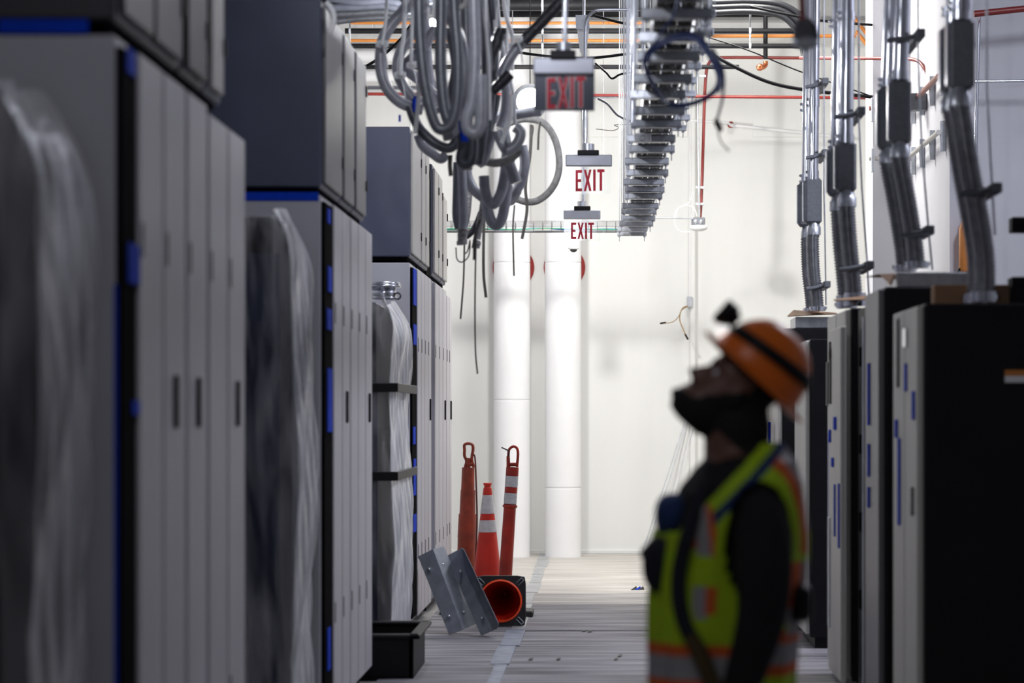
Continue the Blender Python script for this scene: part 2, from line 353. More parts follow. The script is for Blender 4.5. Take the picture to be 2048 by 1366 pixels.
# wrapped units standing before each group's end face
def drape(pts_fn, nu, nv):
    vs = [pts_fn(i/nu, j/nv) for j in range(nv+1) for i in range(nu+1)]
    fs = [(j*(nu+1)+i, j*(nu+1)+i+1, (j+1)*(nu+1)+i+1, (j+1)*(nu+1)+i) for j in range(nv) for i in range(nu)]
    return MB().add(vs, fs, True)
def fold(a, s):
    return .5*sin(a*7+s)+.3*sin(a*17+s*2.3)+.2*sin(a*31+s*1.7)
def wrapped(x1, y0, y1, H, seed, label, stripes, dark=NAVY, sheet_top=None, strap=()):
    x0 = x1-.62
    t = thing('wrapped_unit', ((x0+x1)/2, (y0+y1)/2, 0), label, 'wrapped equipment')
    bx((x0, y0+.03, .08), (x1-.13, y1-.01, H), .01).build('frame_body', BLACK, t)
    for (xa, xb, za, zb, m) in stripes:
        bx((x1-xb, y0+.022, za), (x1-xa, y0+.03, zb), .002).build('face_plate', m, t)
    bx((x0+.02, y0+.05, 0), (x1-.08, y1-.03, .08)).build('plinth', BLACK, t)
    top = sheet_top or H
    W_ = .62; D = y1-y0; U = W_+D
    def fn(u, v):
        a = u*U; z = .12+(top+.03-.12)*v
        wob = .016*fold(a*3, seed+z*1.3)+.010*sin(z*9+a*14+seed)
        cor = .0
        bulge = .028+.014*sin(z*4+seed)
        if v > .88: k = (v-.88)/.12; bulge -= .10*k*k
        if a < W_: x = x0+a; y = y0-.004-abs(wob)*1.2-bulge*.4; 
        else: x = x1-.07+abs(wob)*1.3+bulge; y = y0+(a-W_)*.97
        if a < W_: x = min(x+0, x1-.055+bulge*(a/W_)**6)
        z += .05*sin(a*5+seed)*(v > .5)*v*.6
        return (x, y, z)
    drape(fn, 96, 60).build('plastic_sheet', PLASTIC, t)
    for z in strap:
        m = MB().box((x0, y0-.045, z), (x1+.0, y0-.035, z+.055), .003).box((x1-.0, y0-.045, z), (x1+.01, y1-.02, z+.055), .003); m.build('strap', BLACK, t)
    return t
GREYP = mat('grey_face_plate', (.20, .19, .19), .6, 0, .2, 5)
wrapped(-1.335, 6.02, 6.66, 2.30, 1.3, 'plastic-wrapped dark unit cut off by the picture edge, two bright glints on its top', [(.14, .5, .3, 2.1, BLACK)])
wrapped(XA-.01, 10.80, 11.50, 2.36, 2.9, 'clear-wrapped dark cabinet frame under the long blue tape strip', [(.28, .6, .6, 2.05, GREYP), (.10, .27, .2, 2.2, NAVY), (.3, .56, .15, .5, CABS)])
w3 = wrapped(XA+.03, 15.25, 16.80, 2.19, 5.1, 'clear-wrapped dark unit with black straps and a metal coupling on top', [(.25, .6, 1.4, 2.15, GREYP), (.3, .6, .25, 1.3, GREYP), (.12, .24, .2, 1.7, NAVY)], strap=(1.64, 1.10))
cpl = MB()
c = P(768, 598, 15.35)
for r0, z0, z1 in ((.075, 0, .07), (.082, 0, .012), (.105, .07, .085), (.10, .085, .10)):
    cpl.lathe(c, [(0, z0), (r0, z0), (r0, z1), (0, z1)], (0, 0, 1), 24)
cp = single('pipe_coupling', cpl, EMT, 'silver round coupling sitting on the strapped wrapped unit', 'coupling')
for i, (px, r) in enumerate(((782, .022), (795, .019))):
    m = MB(); c = P(px, 590 if i == 0 else 592, 15.32)
    m.tube([c+Vector((cos(a)*r, 0, sin(a)*r)) for a in [2*pi*k/24 for k in range(25)]], .005, 8)
    single('lifting_ring', m, BLACK, ('larger' if i == 0 else 'smaller')+' black ring beside the silver coupling', 'ring')
for i, (px, py) in enumerate(((136, 178), (167, 212))):      # glossy clips gripping the front sheet
    m = MB(); c = P(px, py, 6.0); m.lathe(c-Vector((0, .02, 0)), [(0, 0), (.004, .001), (.006, .006), (.006, .02), (0, .021)], (0, 1, 0), 12)
# black tub on the floor
tub = thing('black_tub', (-1.3, 14.6, 0), 'low black plastic tub on the floor below the strapped unit', 'tub')
m = MB(); 
for (x0_, x1_, y0_, y1_) in ((-1.60, -1.075, 14.13, 14.16), (-1.60, -1.075, 15.02, 15.05), (-1.60, -1.57, 14.13, 15.05), (-1.105, -1.075, 14.13, 15.05)): m.box((x0_, y0_, .01), (x1_, y1_, .25), .006)
m.box((-1.6, 14.13, .004), (-1.075, 15.05, .02)); m.build('tub_body', BLACK, tub)
m = MB(); m.box((-1.62, 14.10, .235), (-1.04, 14.17, .262), .008).box((-1.62, 15.0, .235), (-1.04, 15.07, .262), .008).box((-1.10, 14.1, .235), (-1.035, 15.07, .262), .008); m.build('rim', BLACK, tub)
def blade(px, py, pz, w, h, seedv): pass

# ------------------------------------------------------------------ cabinets opposite (dark with cream doors)
XB = 1.29
def dcab(x0, y0, y1, H, label, strip=CREAM, nd=1, doorH=None, depth=1.1, x1=None):
    x1 = x1 or x0+depth
    t = thing('switch_cabinet', ((x0+x1)/2, (y0+y1)/2, 0), label, 'cabinet', 'dark cabinets with cream doors')
    bx((x0+.03, y0, .08), (x1, y1, H), .006).build('body', BLACK, t)
    bx((x0+.06, y0+.02, 0), (x1-.05, y1-.02, .08)).build('plinth', BLACK, t)
    if strip:
        sheets(t, None, .1, doorH or H-.01, y0+.012, y1-.012, x0+.03, strip, nd, .03, .03, 'door', -1)
    return t
c1 = dcab(XB, 10.27, 11.16, 1.958, 'black cabinet with a cream front strip and an orange-white label, closest opposite the man', nd=2, x1=2.6)
single('warning_label', bx(P(2010, 765, 10.265), P(2060, 752, 10.27)), WHITE, 'white label band on the black cabinet side', 'label')
single('warning_label', bx(P(2010, 752, 10.265), P(2060, 740, 10.27)), ORANGEP, 'orange label band on the black cabinet side', 'label')
for i, (yy, z, w, h, m) in enumerate(((10.62, 1.79, .10, .08, EMT), (10.9, 1.62, .05, .30, BLACK), (10.35, 1.48, .06, .12, TAPE), (10.62, 1.60, .05, .12, TAPE), (10.95, 1.40, .07, .08, TAPE), (10.85, 1.02, .06, .38, TAPE), (10.4, 1.08, .04, .12, BLACK))):
    bx((XB-.008, yy, z), (XB-.001, yy+w, z+h), .002).build(('lock', 'handle', 'tape_piece', 'tape_piece', 'tape_piece', 'tape_piece', 'handle')[i], m, c1)
c2 = dcab(XB, 11.70, 12.35, 2.10, 'black cabinet carrying the silver tray, thin pale door edge', strip=mat('pewter_door_edge', (.22, .22, .23), .4, .3), x1=2.5)
for z, h in ((1.45, .3), (1.2, .16), (1.05, .1)): bx((XB-.008, 12.1, z), (XB-.001, 12.16, z+h), .001).build('tape_piece', TAPE, c2)
c3 = dcab(XB-.0, 13.30, 14.42, 2.07, 'cabinet with a tall cream front, vent slots low down and a smaller door ajar', nd=2, x1=2.45)
ad = bx((XB-.05, 13.08, .10), (XB-.02, 13.78, 1.965), .006).build('ajar_door', CREAM, c3)
for i, (y, z, w, h, m) in enumerate(((13.62, 1.80, .07, .10, BLACK), (13.60, 1.56, .09, .30, BLACK), (13.30, 1.42, .12, .07, TAPE), (13.45, 1.22, .1, .05, TAPE), (13.62, 1.35, .08, .07, TAPE), (13.36, .85, .03, .28, TAPE), (13.12, .8, .04, .34, TAPE), (13.66, .34, .10, .6, GALVD))):
    bx((XB-.058, y, z), (XB-.050, y+w, z+h), .002).build(('lock', 'handle', 'tape_piece', 'tape_piece', 'tape_piece', 'tape_piece', 'tape_piece', 'vent_panel')[i], m, ad)
for k in range(7): bx((XB-.006, 13.92, .30+k*.035), (XB-.0005, 14.25, .318+k*.035)).build('vent_slot', GAP, c3)
bx((XB-.035, 14.0, 1.55), (XB-.0, 14.12, 1.8), .006).build('handle', BLACK, c3)
for y, z, h in ((14.15, 1.78, .12), (14.05, 1.3, .06), (14.2, .9, .5)): bx((XB-.008, y, z), (XB-.001, y+.07, z+h), .001).build('tape_piece', TAPE, c3)
c4 = dcab(XB, 15.95, 16.9, 1.985, 'black cabinet standing just behind the man with a thin pale edge', nd=1, x1=2.4)
c5 = dcab(XB-.08, 17.3, 18.2, 2.10, 'black cabinet carrying a silver flat box, behind the hard hat', strip=CREAM, x1=2.35)
bx((XB-.12, 17.7, 1.3), (XB-.105, 17.78, 1.45)).build('tape_piece', TAPE, c5)
for i in range(3):
    dcab(XB, 18.35+i*.62, 18.93+i*.62, 2.0, ('first', 'second', 'third')[i]+' slim cream-door cabinet glimpsed between the man\'s helmet brim and collar', nd=2, x1=2.3)
def open_leaf():    # black angled flap of the next cabinet door, between the second and third cabinets
    t = thing('cable_duct_door', (1.5, 12.8, 0), 'black open door leaf with blue tape, between cream cabinets', 'door leaf')
    bx((1.33, 12.42, .08), (1.36, 13.05, 2.05), .004).build('leaf', BLACK, t)
    bx((1.325, 12.75, .1), (1.33, 12.80, 2.0)).build('edge_strip', GALVD, t)
    for z in (.5, .9, 1.3, 1.75): bx((1.318, 12.82, z), (1.33, 12.9, z+.1), .003).build('hinge', GAP, t)
    for z in (1.0, 1.25): bx((1.32, 12.5, z), (1.33, 12.58, z+.16)).build('tape_piece', TAPE, t)
open_leaf()
# things on top of the cabinets
def at_top(name, x0, x1, y0, y1, z0, z1, m, label, cat, bev=.004): return single(name, bx((x0, y0, z0), (x1, y1, z1), bev), m, label, cat)
t = thing('cardboard_box', (1.66, 11.0, 1.96), 'brown cardboard box on the black cabinet, behind the thick ribbed conduits', 'box')
bx((1.46, 11.03, 1.962), (1.79, 11.15, 2.075), .003).build('box_body', CARD, t)
bx((1.60, 11.025, 1.99), (1.63, 11.03, 2.075)).build('packing_tape', TANW, t)
at_top('metal_offcut', 1.8, 2.6, 11.02, 11.14, 1.962, 2.11, BLACK, 'black panel lying behind the cardboard box', 'panel')
t = thing('silver_tray', (1.6, 12.0, 2.10), 'long galvanised tray lying on the black cabinet with a brown flap', 'tray')
bx((1.385, 11.80, 2.102), (1.79, 12.25, 2.175), .006).build('tray_body', GALV, t)
m = MB().add([(1.30, 11.80, 2.165), (1.40, 11.95, 2.178), (1.40, 12.35, 2.178), (1.27, 12.20, 2.172), (1.36, 11.82, 2.11)], [(0, 1, 2, 3), (0, 4, 1)]); m.build('flap', CARD, t)
t = thing('flat_silver_box', (1.45, 17.6, 2.10), 'small silver box under a brown card flap, on the black cabinet past the helmet', 'box')
bx((1.33, 17.32, 2.102), (1.60, 17.8, 2.18), .004).build('box_body', GALV, t)
m = MB().add([(1.27, 17.3, 2.185), (1.33, 17.5, 2.235), (1.62, 17.45, 2.215), (1.62, 17.25, 2.20)], [(0, 1, 2, 3)]); m.add([(1.27, 17.3, 2.180), (1.33, 17.5, 2.230), (1.62, 17.45, 2.210), (1.62, 17.25, 2.195)], [(3, 2, 1, 0)]); m.build('flap', CARD, t)
m = MB().add([(1.23, 13.3, 2.11), (1.25, 13.6, 2.13), (1.42, 13.6, 2.15), (1.44, 13.35, 2.12)], [(0, 1, 2, 3)]); m.add([(1.23, 13.3, 2.105), (1.25, 13.6, 2.125), (1.42, 13.6, 2.145), (1.44, 13.35, 2.115)], [(3, 2, 1, 0)])
single('card_flap', m, CARD, 'thin brown card sliver on the cream cabinet, at the ribbed conduit foot', 'card')
at_top('duct_riser', 1.47, 1.60, 13.35, 13.6, 2.072, 2.13, BLACK, 'black stub duct on the cream cabinet beside the conduit foot', 'duct')

# ------------------------------------------------------------------ conduit drops
def drop(d, name_label, topx, botx, boxy, sleevey, flexpts, r, boxr, rodpts, clamps, coupl, foot, second, twin=.28):
    """rigid conduit down to a cast fitting, then ribbed flexible conduit; depth d"""
    t = thing('conduit_drop', P(flexpts[-1][0], flexpts[-1][1], d), name_label, 'conduit', 'thick conduit drops onto the dark cabinets')
    R = r*d/FPX
    for q, (dd, off) in enumerate(((0, 0), (twin, second))):
        D = d+dd
        def PP(x, y): v = P(x, y, d); return Vector((v.x+off*d/FPX, v.y+dd, v.z))
        top = PP(topx, -10); top.z = 6.66
        MB().tube([top, PP(topx, -10), PP(botx, boxy[0])], R, 18).build('rigid_conduit', EMT, t)
        for cy in coupl:
            m = MB()
            k = (cy+10)/(boxy[0]+10); x = topx+(botx-topx)*k; c0 = PP(x, cy-9); c1_ = PP(x, cy+9); m.tube([c0, c1_], R*1.13, 18)
            for j in range(2): p = PP(x-r*1.25, cy-6+12*j); m.tube([p-Vector((.0, .015, 0)), p+Vector((0, .015, 0))], .010, 8)
            m.build('coupling', EMT, t)
        a, b = PP(botx, boxy[0]), PP(botx, boxy[1]); B = boxr*d/FPX
        m = MB().box((a.x-B, a.y-B*.8, b.z), (a.x+B, a.y+B*.8, a.z), B*.28)
        m.build('cast_fitting', CAST, t)
        m = MB().box((a.x-B*1.22, a.y-B*.6, b.z+B*.35), (a.x-B*1.0, a.y+B*.6, a.z-B*.35), B*.08); m.build('cover_plate', EMT, t)
        s0 = PP(flexpts[0][0], sleevey[0]-14); s1 = PP(flexpts[0][0], sleevey[1])
        m = MB().tube([s0, s0.lerp(s1, .45), s0.lerp(s1, .5), s1], [R*.95, R*1.1, R*1.3, R*1.3], 18); m.build('sleeve', GALV, t)
        fp = spline([PP(*p) for p in [(flexpts[0][0], sleevey[1]-3)]+list(flexpts[1:])], 10)
        ribbed(fp, R*1.24, .017, .2, 16).build('ribbed_conduit', FLEXS, t)
        f = PP(*flexpts[-1]); f0 = f+Vector((0, 0, foot*d/FPX))
        MB().tube([f, f0], R*1.5, 18).tube([f+Vector((0, 0, .01)), f+Vector((0, 0, .03))], R*1.7, 8).build('connector', EMT, t)
    rp = [P(x, y, d) for x, y in rodpts]; rp[0].z = 6.66
    m = MB().tube(rp, .0055, 8)
    m.build('threaded_rod', GALV, t)
    for cy, cx, rx in clamps:
        m = MB()
        a = P(cx-r*1.6, cy+6, d-R*1.5); b = P(rx+3, cy-4, d-R*1.5)
        m.tube([a, P(cx, cy+3, d-R*1.7), b], .016, 8, flat=.7)
        c = P(rx, cy-2, d); m.box((c.x-.022, c.y-.12, c.z-.022), (c.x+.022, c.y+.45, c.z+.022), .004)
        m.build('clamp', CAST, t)
    return t
drop(17.3, 'thinnest conduit pair with long ribbed ends, dropping just past the helmet', 1630, 1626, (357, 448), (452, 470), [(1628, 450), (1626, 480), (1628, 540), (1634, 592), (1636, 622)], 10.5, 17,
     [(1648, -10), (1648, 380), (1650, 470), (1652, 610)], [(168, 1628, 1648), (310, 1628, 1648), (572, 1630, 1652)], (205, 350), 4, -6)
drop(13.7, 'second conduit pair from the helmet, short cast fitting and wide ribbed end', 1695, 1692, (284, 384), (390, 414), [(1694, 390), (1694, 420), (1698, 480), (1706, 560), (1710, 612)], 14.5, 20,
     [(1716, -10), (1718, 240), (1724, 380), (1734, 520), (1741, 650)], [(228, 1692, 1719), (534, 1702, 1736)], (32, 278), 26, -7)
drop(12.2, 'conduit pair whose ribbed end bends onto the silver tray', 1806, 1800, (160, 288), (291, 316), [(1800, 290), (1802, 330), (1815, 400), (1828, 480), (1834, 536)], 15.5, 21,
     [(1834, -10), (1836, 120), (1844, 300), (1858, 470), (1865, 540)], [(75, 1800, 1836), (465, 1826, 1854)], (150,), 6, -10)
drop(10.8, 'nearest and thickest conduit pair, ending behind the nearest black cabinet front', 1924, 1922, (40, 180), (182, 214), [(1918, 185), (1924, 240), (1938, 330), (1962, 460), (1970, 530), (1968, 604)], 18.5, 25,
     [(1970, -10), (1974, 180), (1984, 370), (1990, 470)], [(382, 1948, 1986)], (12,), 20, -4, .16)
# surface conduits and small items on the side walls
def pipe(name, pts, r, m, label, cat='pipe', seg=10, smooth=True, n=6, group=None):
    p = spline(pts, n) if smooth and len(pts) > 2 else [Vector(q) for q in pts]
    return single(name, MB().tube(p, r, seg), m, label, cat, group)
def wallrail(zf, r, m, label):
    t = thing('wall_rail_conduit', (XW-.08, 20.7, zf), label, 'conduit', 'surface conduits on brackets')
    MB().tube(spline([(2.33, 21.93, zf+.03), (2.50, 21.93, zf+.03), (2.62, 21.86, zf), (XW-.07, 21.6, zf), (XW-.07, 20.6, zf), (XW-.07, 19.62, zf)], 6), r, 10).build('conduit', m, t)
    for y in (19.7, 20.35, 21.0, 21.6): bx((XW-.045, y, zf-.14), (XW-.001, y+.045, zf+.10), .004).build('strut_bracket', GALVD, t)
    bx((2.345, 21.9, zf-.09), (2.375, 21.96, zf+.12), .004).build('end_bracket', GALVD, t)
wallrail(3.72, .020, mat('pale_conduit', (.5, .48, .45), .4, .4), 'pale conduit on grey strut brackets, lower of two rails on the recessed wall')
wallrail(4.16, .022, mat('brown_conduit', (.30, .12, .09), .4, .3), 'brown-red conduit on strut brackets, upper of two rails on the recessed wall')
bx(P(1853, 221, 20.9)+Vector((0, -.05, 0)), P(1867, 190, 20.9)+Vector((0, .05, 0)), .004)
j = thing('wall_junction_box', P(1858, 221, 20.9), 'grey square box where the curved dark red pipe ends', 'junction box')
a = P(1848, 221, 20.9); bx((XW-.14, 20.85, a.z), (XW-.002, 20.98, a.z+.14), .006).build('box_body', CAST, j)
pr = [P(1412, 160, 25.4), P(1412, 150, 25.4), P(1417, 128, 25.4), P(1432, 117, 25.4), P(1470, 115, 25.4), P(1600, 116, 25.3)]
pr2 = spline([P(1600, 116, 22.5), P(1750, 117, 21.8), P(1825, 119, 21.2), P(1848, 135, 21.0), P(1857, 160, 20.95), P(1857, 190, 20.93)], 6)
v1 = thing('red_sprinkler_pipe', P(1405, 440, 25.4), 'tall thin red pipe with a round bend at its top, rising to the wire-looped detector', 'pipe')
MB().tube(spline([P(1400, 437, 25.4), P(1403, 390, 25.4), P(1406, 300, 25.4), P(1409, 200, 25.4)]+pr[1:], 5)+[P(1750, 117, 25.3)], .016, 10).build('pipe_run', REDP, v1)
for yy in (152, 375, 408):
    c = P(1406 if yy < 300 else 1403, yy, 25.33); bx(c-Vector((.06, .01, .012)), c+Vector((.03, .02, .012)), .003).build('clip', GALVD, v1)
MB().tube([P(1399, 440, 25.3), P(1395, 200, 25.3), P(1397, -40, 25.3)], .009, 8).build('support_rod', GALV, v1)
single('red_sprinkler_pipe', MB().tube(pr2, .016, 10), REDP, 'dark red pipe bending down onto the recessed wall above its junction box', 'pipe')
single('red_sprinkler_pipe', MB().tube([P(735, 188, 24.6), P(1030, 189, 24.6), P(1400, 193, 24.6), P(1742, 196, 24.6)], .016, 10), REDP, 'long straight dark red pipe crossing just above lamp height', 'pipe')
single('steel_conduit', MB().tube([P(1030, 195, 24.2), P(1262, 195, 24.2)], .010, 8).tube([P(735, 176, 24.2), P(860, 176, 24.2)], .022, 8), EMT, 'thin steel conduit running under the long red pipe', 'conduit')
q = pipe('red_sprinkler_pipe', [P(1600, -60, 8.6), P(1604, 0, 8.6), P(1606, 40, 8.6)], .011, REDP, 'short blurred red pipe above the hanging grey detector', 'pipe')
single('red_sprinkler_pipe', MB().tube([P(1948, 28, 19.0), P(2100, 12, 19.0)], .026, 10), REDP, 'red pipe on the grey side wall, top corner', 'pipe')
single('steel_conduit', MB().tube([P(1950, 163, 19.2), P(2110, 161, 19.2)], .012, 8).tube([P(1958, 30, 19.2), P(1953, 220, 19.2), P(1945, 700, 19.2)], .014, 8), EMT, 'tee of thin steel conduits on the grey side wall', 'conduit')
t = thing('fire_extinguisher', P(1935, 540, 19.3), 'narrow orange-red cylinder on the wall behind the thickest conduit', 'extinguisher')
c = P(1932, 545, 19.35); MB().lathe(c, [(0, 0), (.05, .0), (.055, .02), (.055, .34), (.03, .40), (.02, .42), (.02, .46), (0, .46)], (0, 0, 1), 16).build('cylinder', ORANGEP, t)
MB().tube([c+Vector((-.05, -.02, .03)), c+Vector((-.07, -.02, -.01))], .01, 6).build('bracket', BLACK, t)
t = thing('black_pull_box', P(2038, 464, 11.5), 'small black box at the picture edge, hung from a thin rod', 'junction box')
bx(P(2024, 464, 11.5), P(2072, 437, 11.6), .004).build('box_body', BLACK, t)
m = MB().tube([P(2060, 437, 11.55), P(2060, -700, 11.55)], .004, 6); m.build('hanger_rod', GALV, t)

# ------------------------------------------------------------------ pipes across the far end
for i, (y, h, x0, x1, m, d, lab) in enumerate((
        (8, 26, 640, 1460, BPIPE, 24.4, 'topmost thick black pipe, crossing right under the picture top'),
        (62, 11, 690, 1600, BPIPE, 24.4, 'black pipe between two orange bars, second from the top'),
        (28, 13, 1000, 1640, BPIPE, 25.0, 'black pipe under the topmost one, starting beside the tangle'),
        (92, 10, 690, 1610, BPIPE, 24.4, 'black pipe just below the lower orange bar'),
        (134, 9, 720, 1478, BPIPE, 24.4, 'lowest black pipe, ending in a copper elbow'),
        (46, 6, 700, 1290, ORANGEP, 24.9, 'upper orange bar behind the black pipes'),
        (81, 6, 700, 1290, ORANGEP, 24.9, 'lower orange bar, reaching the tray'),
        (72, 7, 1415, 1712, ORANGEP, 24.9, 'orange bar between tray and second conduit drop'))):
    t = thing('overhead_pipe', P((x0+x1)/2, y, d), lab, 'pipe', 'pipes crossing over the far end')
    MB().tube([P(x0, y, d), P(x1, y, d)], h/2*d/FPX, 12).build('pipe_run', m, t)
    if True:
        for xx in (700, 1085, 1500):
            if x0 < xx < x1: MB().tube([P(xx, y, d), P(xx, -190, d)], .006, 6).tube([P(xx-2, y, d), P(xx+2, y, d)], h/2*d/FPX*1.25, 12).build('hanger', GALVD, t)
t = thing('riser_pipe', P(1533, 130, 24.6), 'upright black pipe with copper elbows at its foot', 'pipe')
MB().tube([P(1531, 118, 24.6), P(1531, -120, 24.6)], 4.5*24.6/FPX, 12).build('pipe_run', BPIPE, t)
MB().tube(spline([P(1531, 122, 24.6), P(1531, 130, 24.6), P(1525, 135, 24.55), P(1516, 134, 24.5)], 4), .024, 12).lathe(P(1520, 134, 24.4), [(.012, 0), (.034, .0), (.034, .05), (.012, .05)], (0, 1, 0), 14).build('copper_elbow', COPPER, t)
for i, (a, b) in enumerate((((1655, -30), (1742, 78)), ((1712, 62), (1742, 100)), ((1700, 30), (1742, 55)))):
    if i == 2: continue
    single('diagonal_brace', MB().tube([P(*a, 25.2), P(*b, 25.2)], .020, 8), ORANGEP, ('longer', 'shorter')[i]+' orange diagonal brace in the top corner beside the grey column', 'brace')
# white insulated duct and angled braces by the left group top
single('white_duct', MB().tube([P(690, 112, 26.2), P(905, 112, 26.2)], .07, 16).tube([P(745, 112, 26.2), P(745, -180, 26.2)], .005, 6), PIPEW, 'upper white insulated duct behind the hanging conduit loop', 'duct')
single('white_duct', MB().tube([P(700, 153, 26.2), P(905, 153, 26.2)], .062, 16).tube([P(775, 153, 26.25), P(775, -180, 26.25)], .005, 6), PIPEW, 'lower white insulated duct behind the hanging conduit loop', 'duct')
# big curved black conduits
for i in range(3):
    o = i*13
    pts = [P(1425, 4+o*.8, 22.8), P(1500, 2+o*.8, 22.8), P(1560, 8+o*.9, 22.8), P(1600-o*.4, 30+o, 22.8), P(1622-o*.8, 60+o*.8, 22.8), P(1634-o, 110, 22.8)]
    single('black_bent_conduit', MB().tube(spline(pts, 8), .028, 12), mat('glossy_black_conduit', (.018, .019, .022), .3), ('outermost', 'middle', 'innermost')[i]+' of three black conduits bending down behind the grey detector', 'conduit', 'three bent black conduits')
# drooping black cables
def cable(pts, d, r, m, label, name='cable', cat='cable', n=8, group=None): 
    return single(name, MB().tube(spline([P(p[0], p[1], d if len(p) < 3 else p[2]) for p in pts], n), r, 8), m, label, cat, group)
cable([(1412, 102), (1470, 134), (1540, 165), (1620, 181), (1745, 194)], 22, .016, BLACKC, 'thick drooping black cable from the tray to the grey column')
cable([(1412, 73), (1500, 102), (1600, 143), (1742, 192)], 22, .006, BLACKC, 'thin straight black cable sloping to the grey column')
cable([(1500, 13), (1570, 28), (1650, 42), (1745, 50)], 22, .012, BLACKC, 'black cable sloping behind the first two conduit drops')
cable([(1030, 104), (1100, 113), (1180, 116), (1262, 107)], 21, .012, BLACKC, 'black cable sagging behind the nearest exit sign')
cable([(1190, 32), (1220, 40), (1245, 46), (1268, 50)], 21, .012, BLACKC, 'short black cable above the bent sign conduit')
cable([(1190, 126), (1212, 145), (1224, 157), (1240, 149), (1262, 145)], 21, .009, BLACKC, 'black cable with a sharp dip beside the nearest exit sign')
cable([(1196, 197), (1215, 208), (1235, 230), (1262, 243)], 21, .010, CAST, 'grey cable drooping from the exit sign corner to the tray')
cable([(720, 140), (760, 115), (800, 80), (822, 50)], 20, .012, BLACKC, 'black cable crossing diagonally behind the outer conduit loop')
cable([(1192, 258), (1225, 261), (1238, 255), (1229, 250), (1262, 249)], 22, .003, BLACKC, 'hair-thin curled wire by the second sign conduit')
t = thing('steel_conduit', P(1460, 250, 26.0), 'pale thin conduit with a red sealed elbow, sloping along the far wall', 'conduit')
MB().tube([P(1380, 241, 26.3), P(1455, 245, 26.4), P(1461, 250, 26.5)], .014, 8).tube([P(1461, 250, 26.6), P(1700, 276, 26.85)], .018, 8).build('conduit_run', PIPEW, t)
MB().lathe(P(1461, 250, 26.9), [(.02, 0), (.034, -.01), (.034, -.05), (.02, -.05)], (0, 1, 0), 16).build('red_seal', REDC, t)

# ------------------------------------------------------------------ two big white pipes at the far wall
for i, (cx, lab) in enumerate(((1024, 'white insulated pipe standing behind the orange cone'), (1126, 'white insulated pipe under the dome camera, beside the floor tape'))):
    d = 26.3; r = 36.3*d/FPX; x = (cx-VX)*d/FPX
    t = thing('vertical_pipe', (x, d, 0), lab, 'pipe', 'two white pipes at the far wall')
    zz = [0, 1.5+(830-975)*d/FPX if i else 1.5+(830-800)*d/FPX, 3.1, 6.69]
    for a, b in zip(zz, zz[1:]): MB().lathe((x, d, 0), [(r-.004, a+.001), (r, a+.008), (r, a+.02), (r, b-.02), (r, b-.008), (r-.004, b-.001)], (0, 0, 1), 48).build('pipe_jacket', PIPEW, t)
    c = P(cx+3 if i == 0 else cx+3, 535, YF-.005); R = 41*YF/FPX
    single('sealant_ring', MB().lathe((c.x, YF-.001, c.z), [(R, 0), (R+.004, -.02), (R*.8, -.03), (0, -.03)], (0, 1, 0), 40), REDC, 'red sealant ring on the wall behind the '+('first' if i == 0 else 'second')+' white pipe', 'seal')
# three thin rods leaning on the wall
for i, (a, b) in enumerate(((1372, 1283), (1378, 1290), (1392, 1302))):
    p0 = Vector((P(b, 1108, 26.7).x, 26.6-.05*i, .012)); p1 = P(a, 835 if i < 2 else 840, 26.93)
    single('leaning_rod', MB().tube([p0, p1], .006 if i < 2 else .004, 8), GALVD, ('first', 'second', 'thinnest')[i]+' slim rod leaning on the far wall beside the man\'s chest', 'rod', 'rods leaning on the wall')
# vertical wall conduit with open box and loose wires
t = thing('wall_conduit', P(1379, 612, 26.9), 'thin wall conduit ending in a small box with loose wires', 'conduit')
MB().tube([P(1381, -60, 26.9), P(1380, 594, 26.9)], .012, 8).build('conduit_run', PIPEW, t)
bx(P(1374, 614, 26.85), P(1384, 594, 26.95), .004).build('box_body', GALV, t)
MB().tube(spline([P(1376, 612, 26.8), P(1365, 616, 26.7), P(1358, 632, 26.65), P(1345, 644, 26.6), P(1322, 647, 26.6)], 6), .005, 6).tube(spline([P(1376, 612, 26.8), P(1362, 622, 26.7), P(1360, 642, 26.65), P(1368, 662, 26.6), P(1374, 678, 26.6)], 6), .006, 6).build('loose_wire', TANW, t)
MB().tube([P(1320, 647, 26.6), P(1332, 645, 26.6)], .010, 6).tube([P(1370, 668, 26.6), P(1376, 679, 26.6)], .010, 6).build('wire_tip', BLACK, t)
# detector box by the vertical red pipe
t = thing('hanging_detector', P(1396, 462, 25.2), 'grey twin-hub box with a white round detector at the foot of the red pipe', 'detector')
bx(P(1384, 450, 25.2), P(1409, 437, 25.35), .01).build('box_body', CAST, t)
m = MB()
for x in (1391, 1402): m.lathe(P(x, 443, 25.2), [(0, -.02), (.018, -.02), (.022, 0)], (0, 1, 0), 14)
m.build('hub', GALV, t)
MB().lathe(P(1397, 462, 25.25), [(0, .0), (.05, 0), (.09, .02), (.09, .055), (.02, .06)], (0, 0, 1), 24).build('detector_disc', WHITE, t)
MB().tube([P(1302, 436, 24.9), P(1340, 436, 25), P(1386, 437, 25.2)], .007, 6).build('thin_conduit', GALVD, t)
cable([(1386, 385, 25.1), (1378, 405, 25.1), (1362, 413, 25.1), (1350, 425, 25.1), (1350, 450, 25.1), (1362, 463, 25.1), (1380, 464, 25.1)], 25, .004, WHITE, 'white wire looping beside the detector at the red pipe foot')
cable([(1352, 434, 25), (1356, 418, 25), (1372, 411, 25), (1388, 417, 25), (1394, 433, 25)], 25, .004, WHITE, 'small white wire arch beside the detector box')
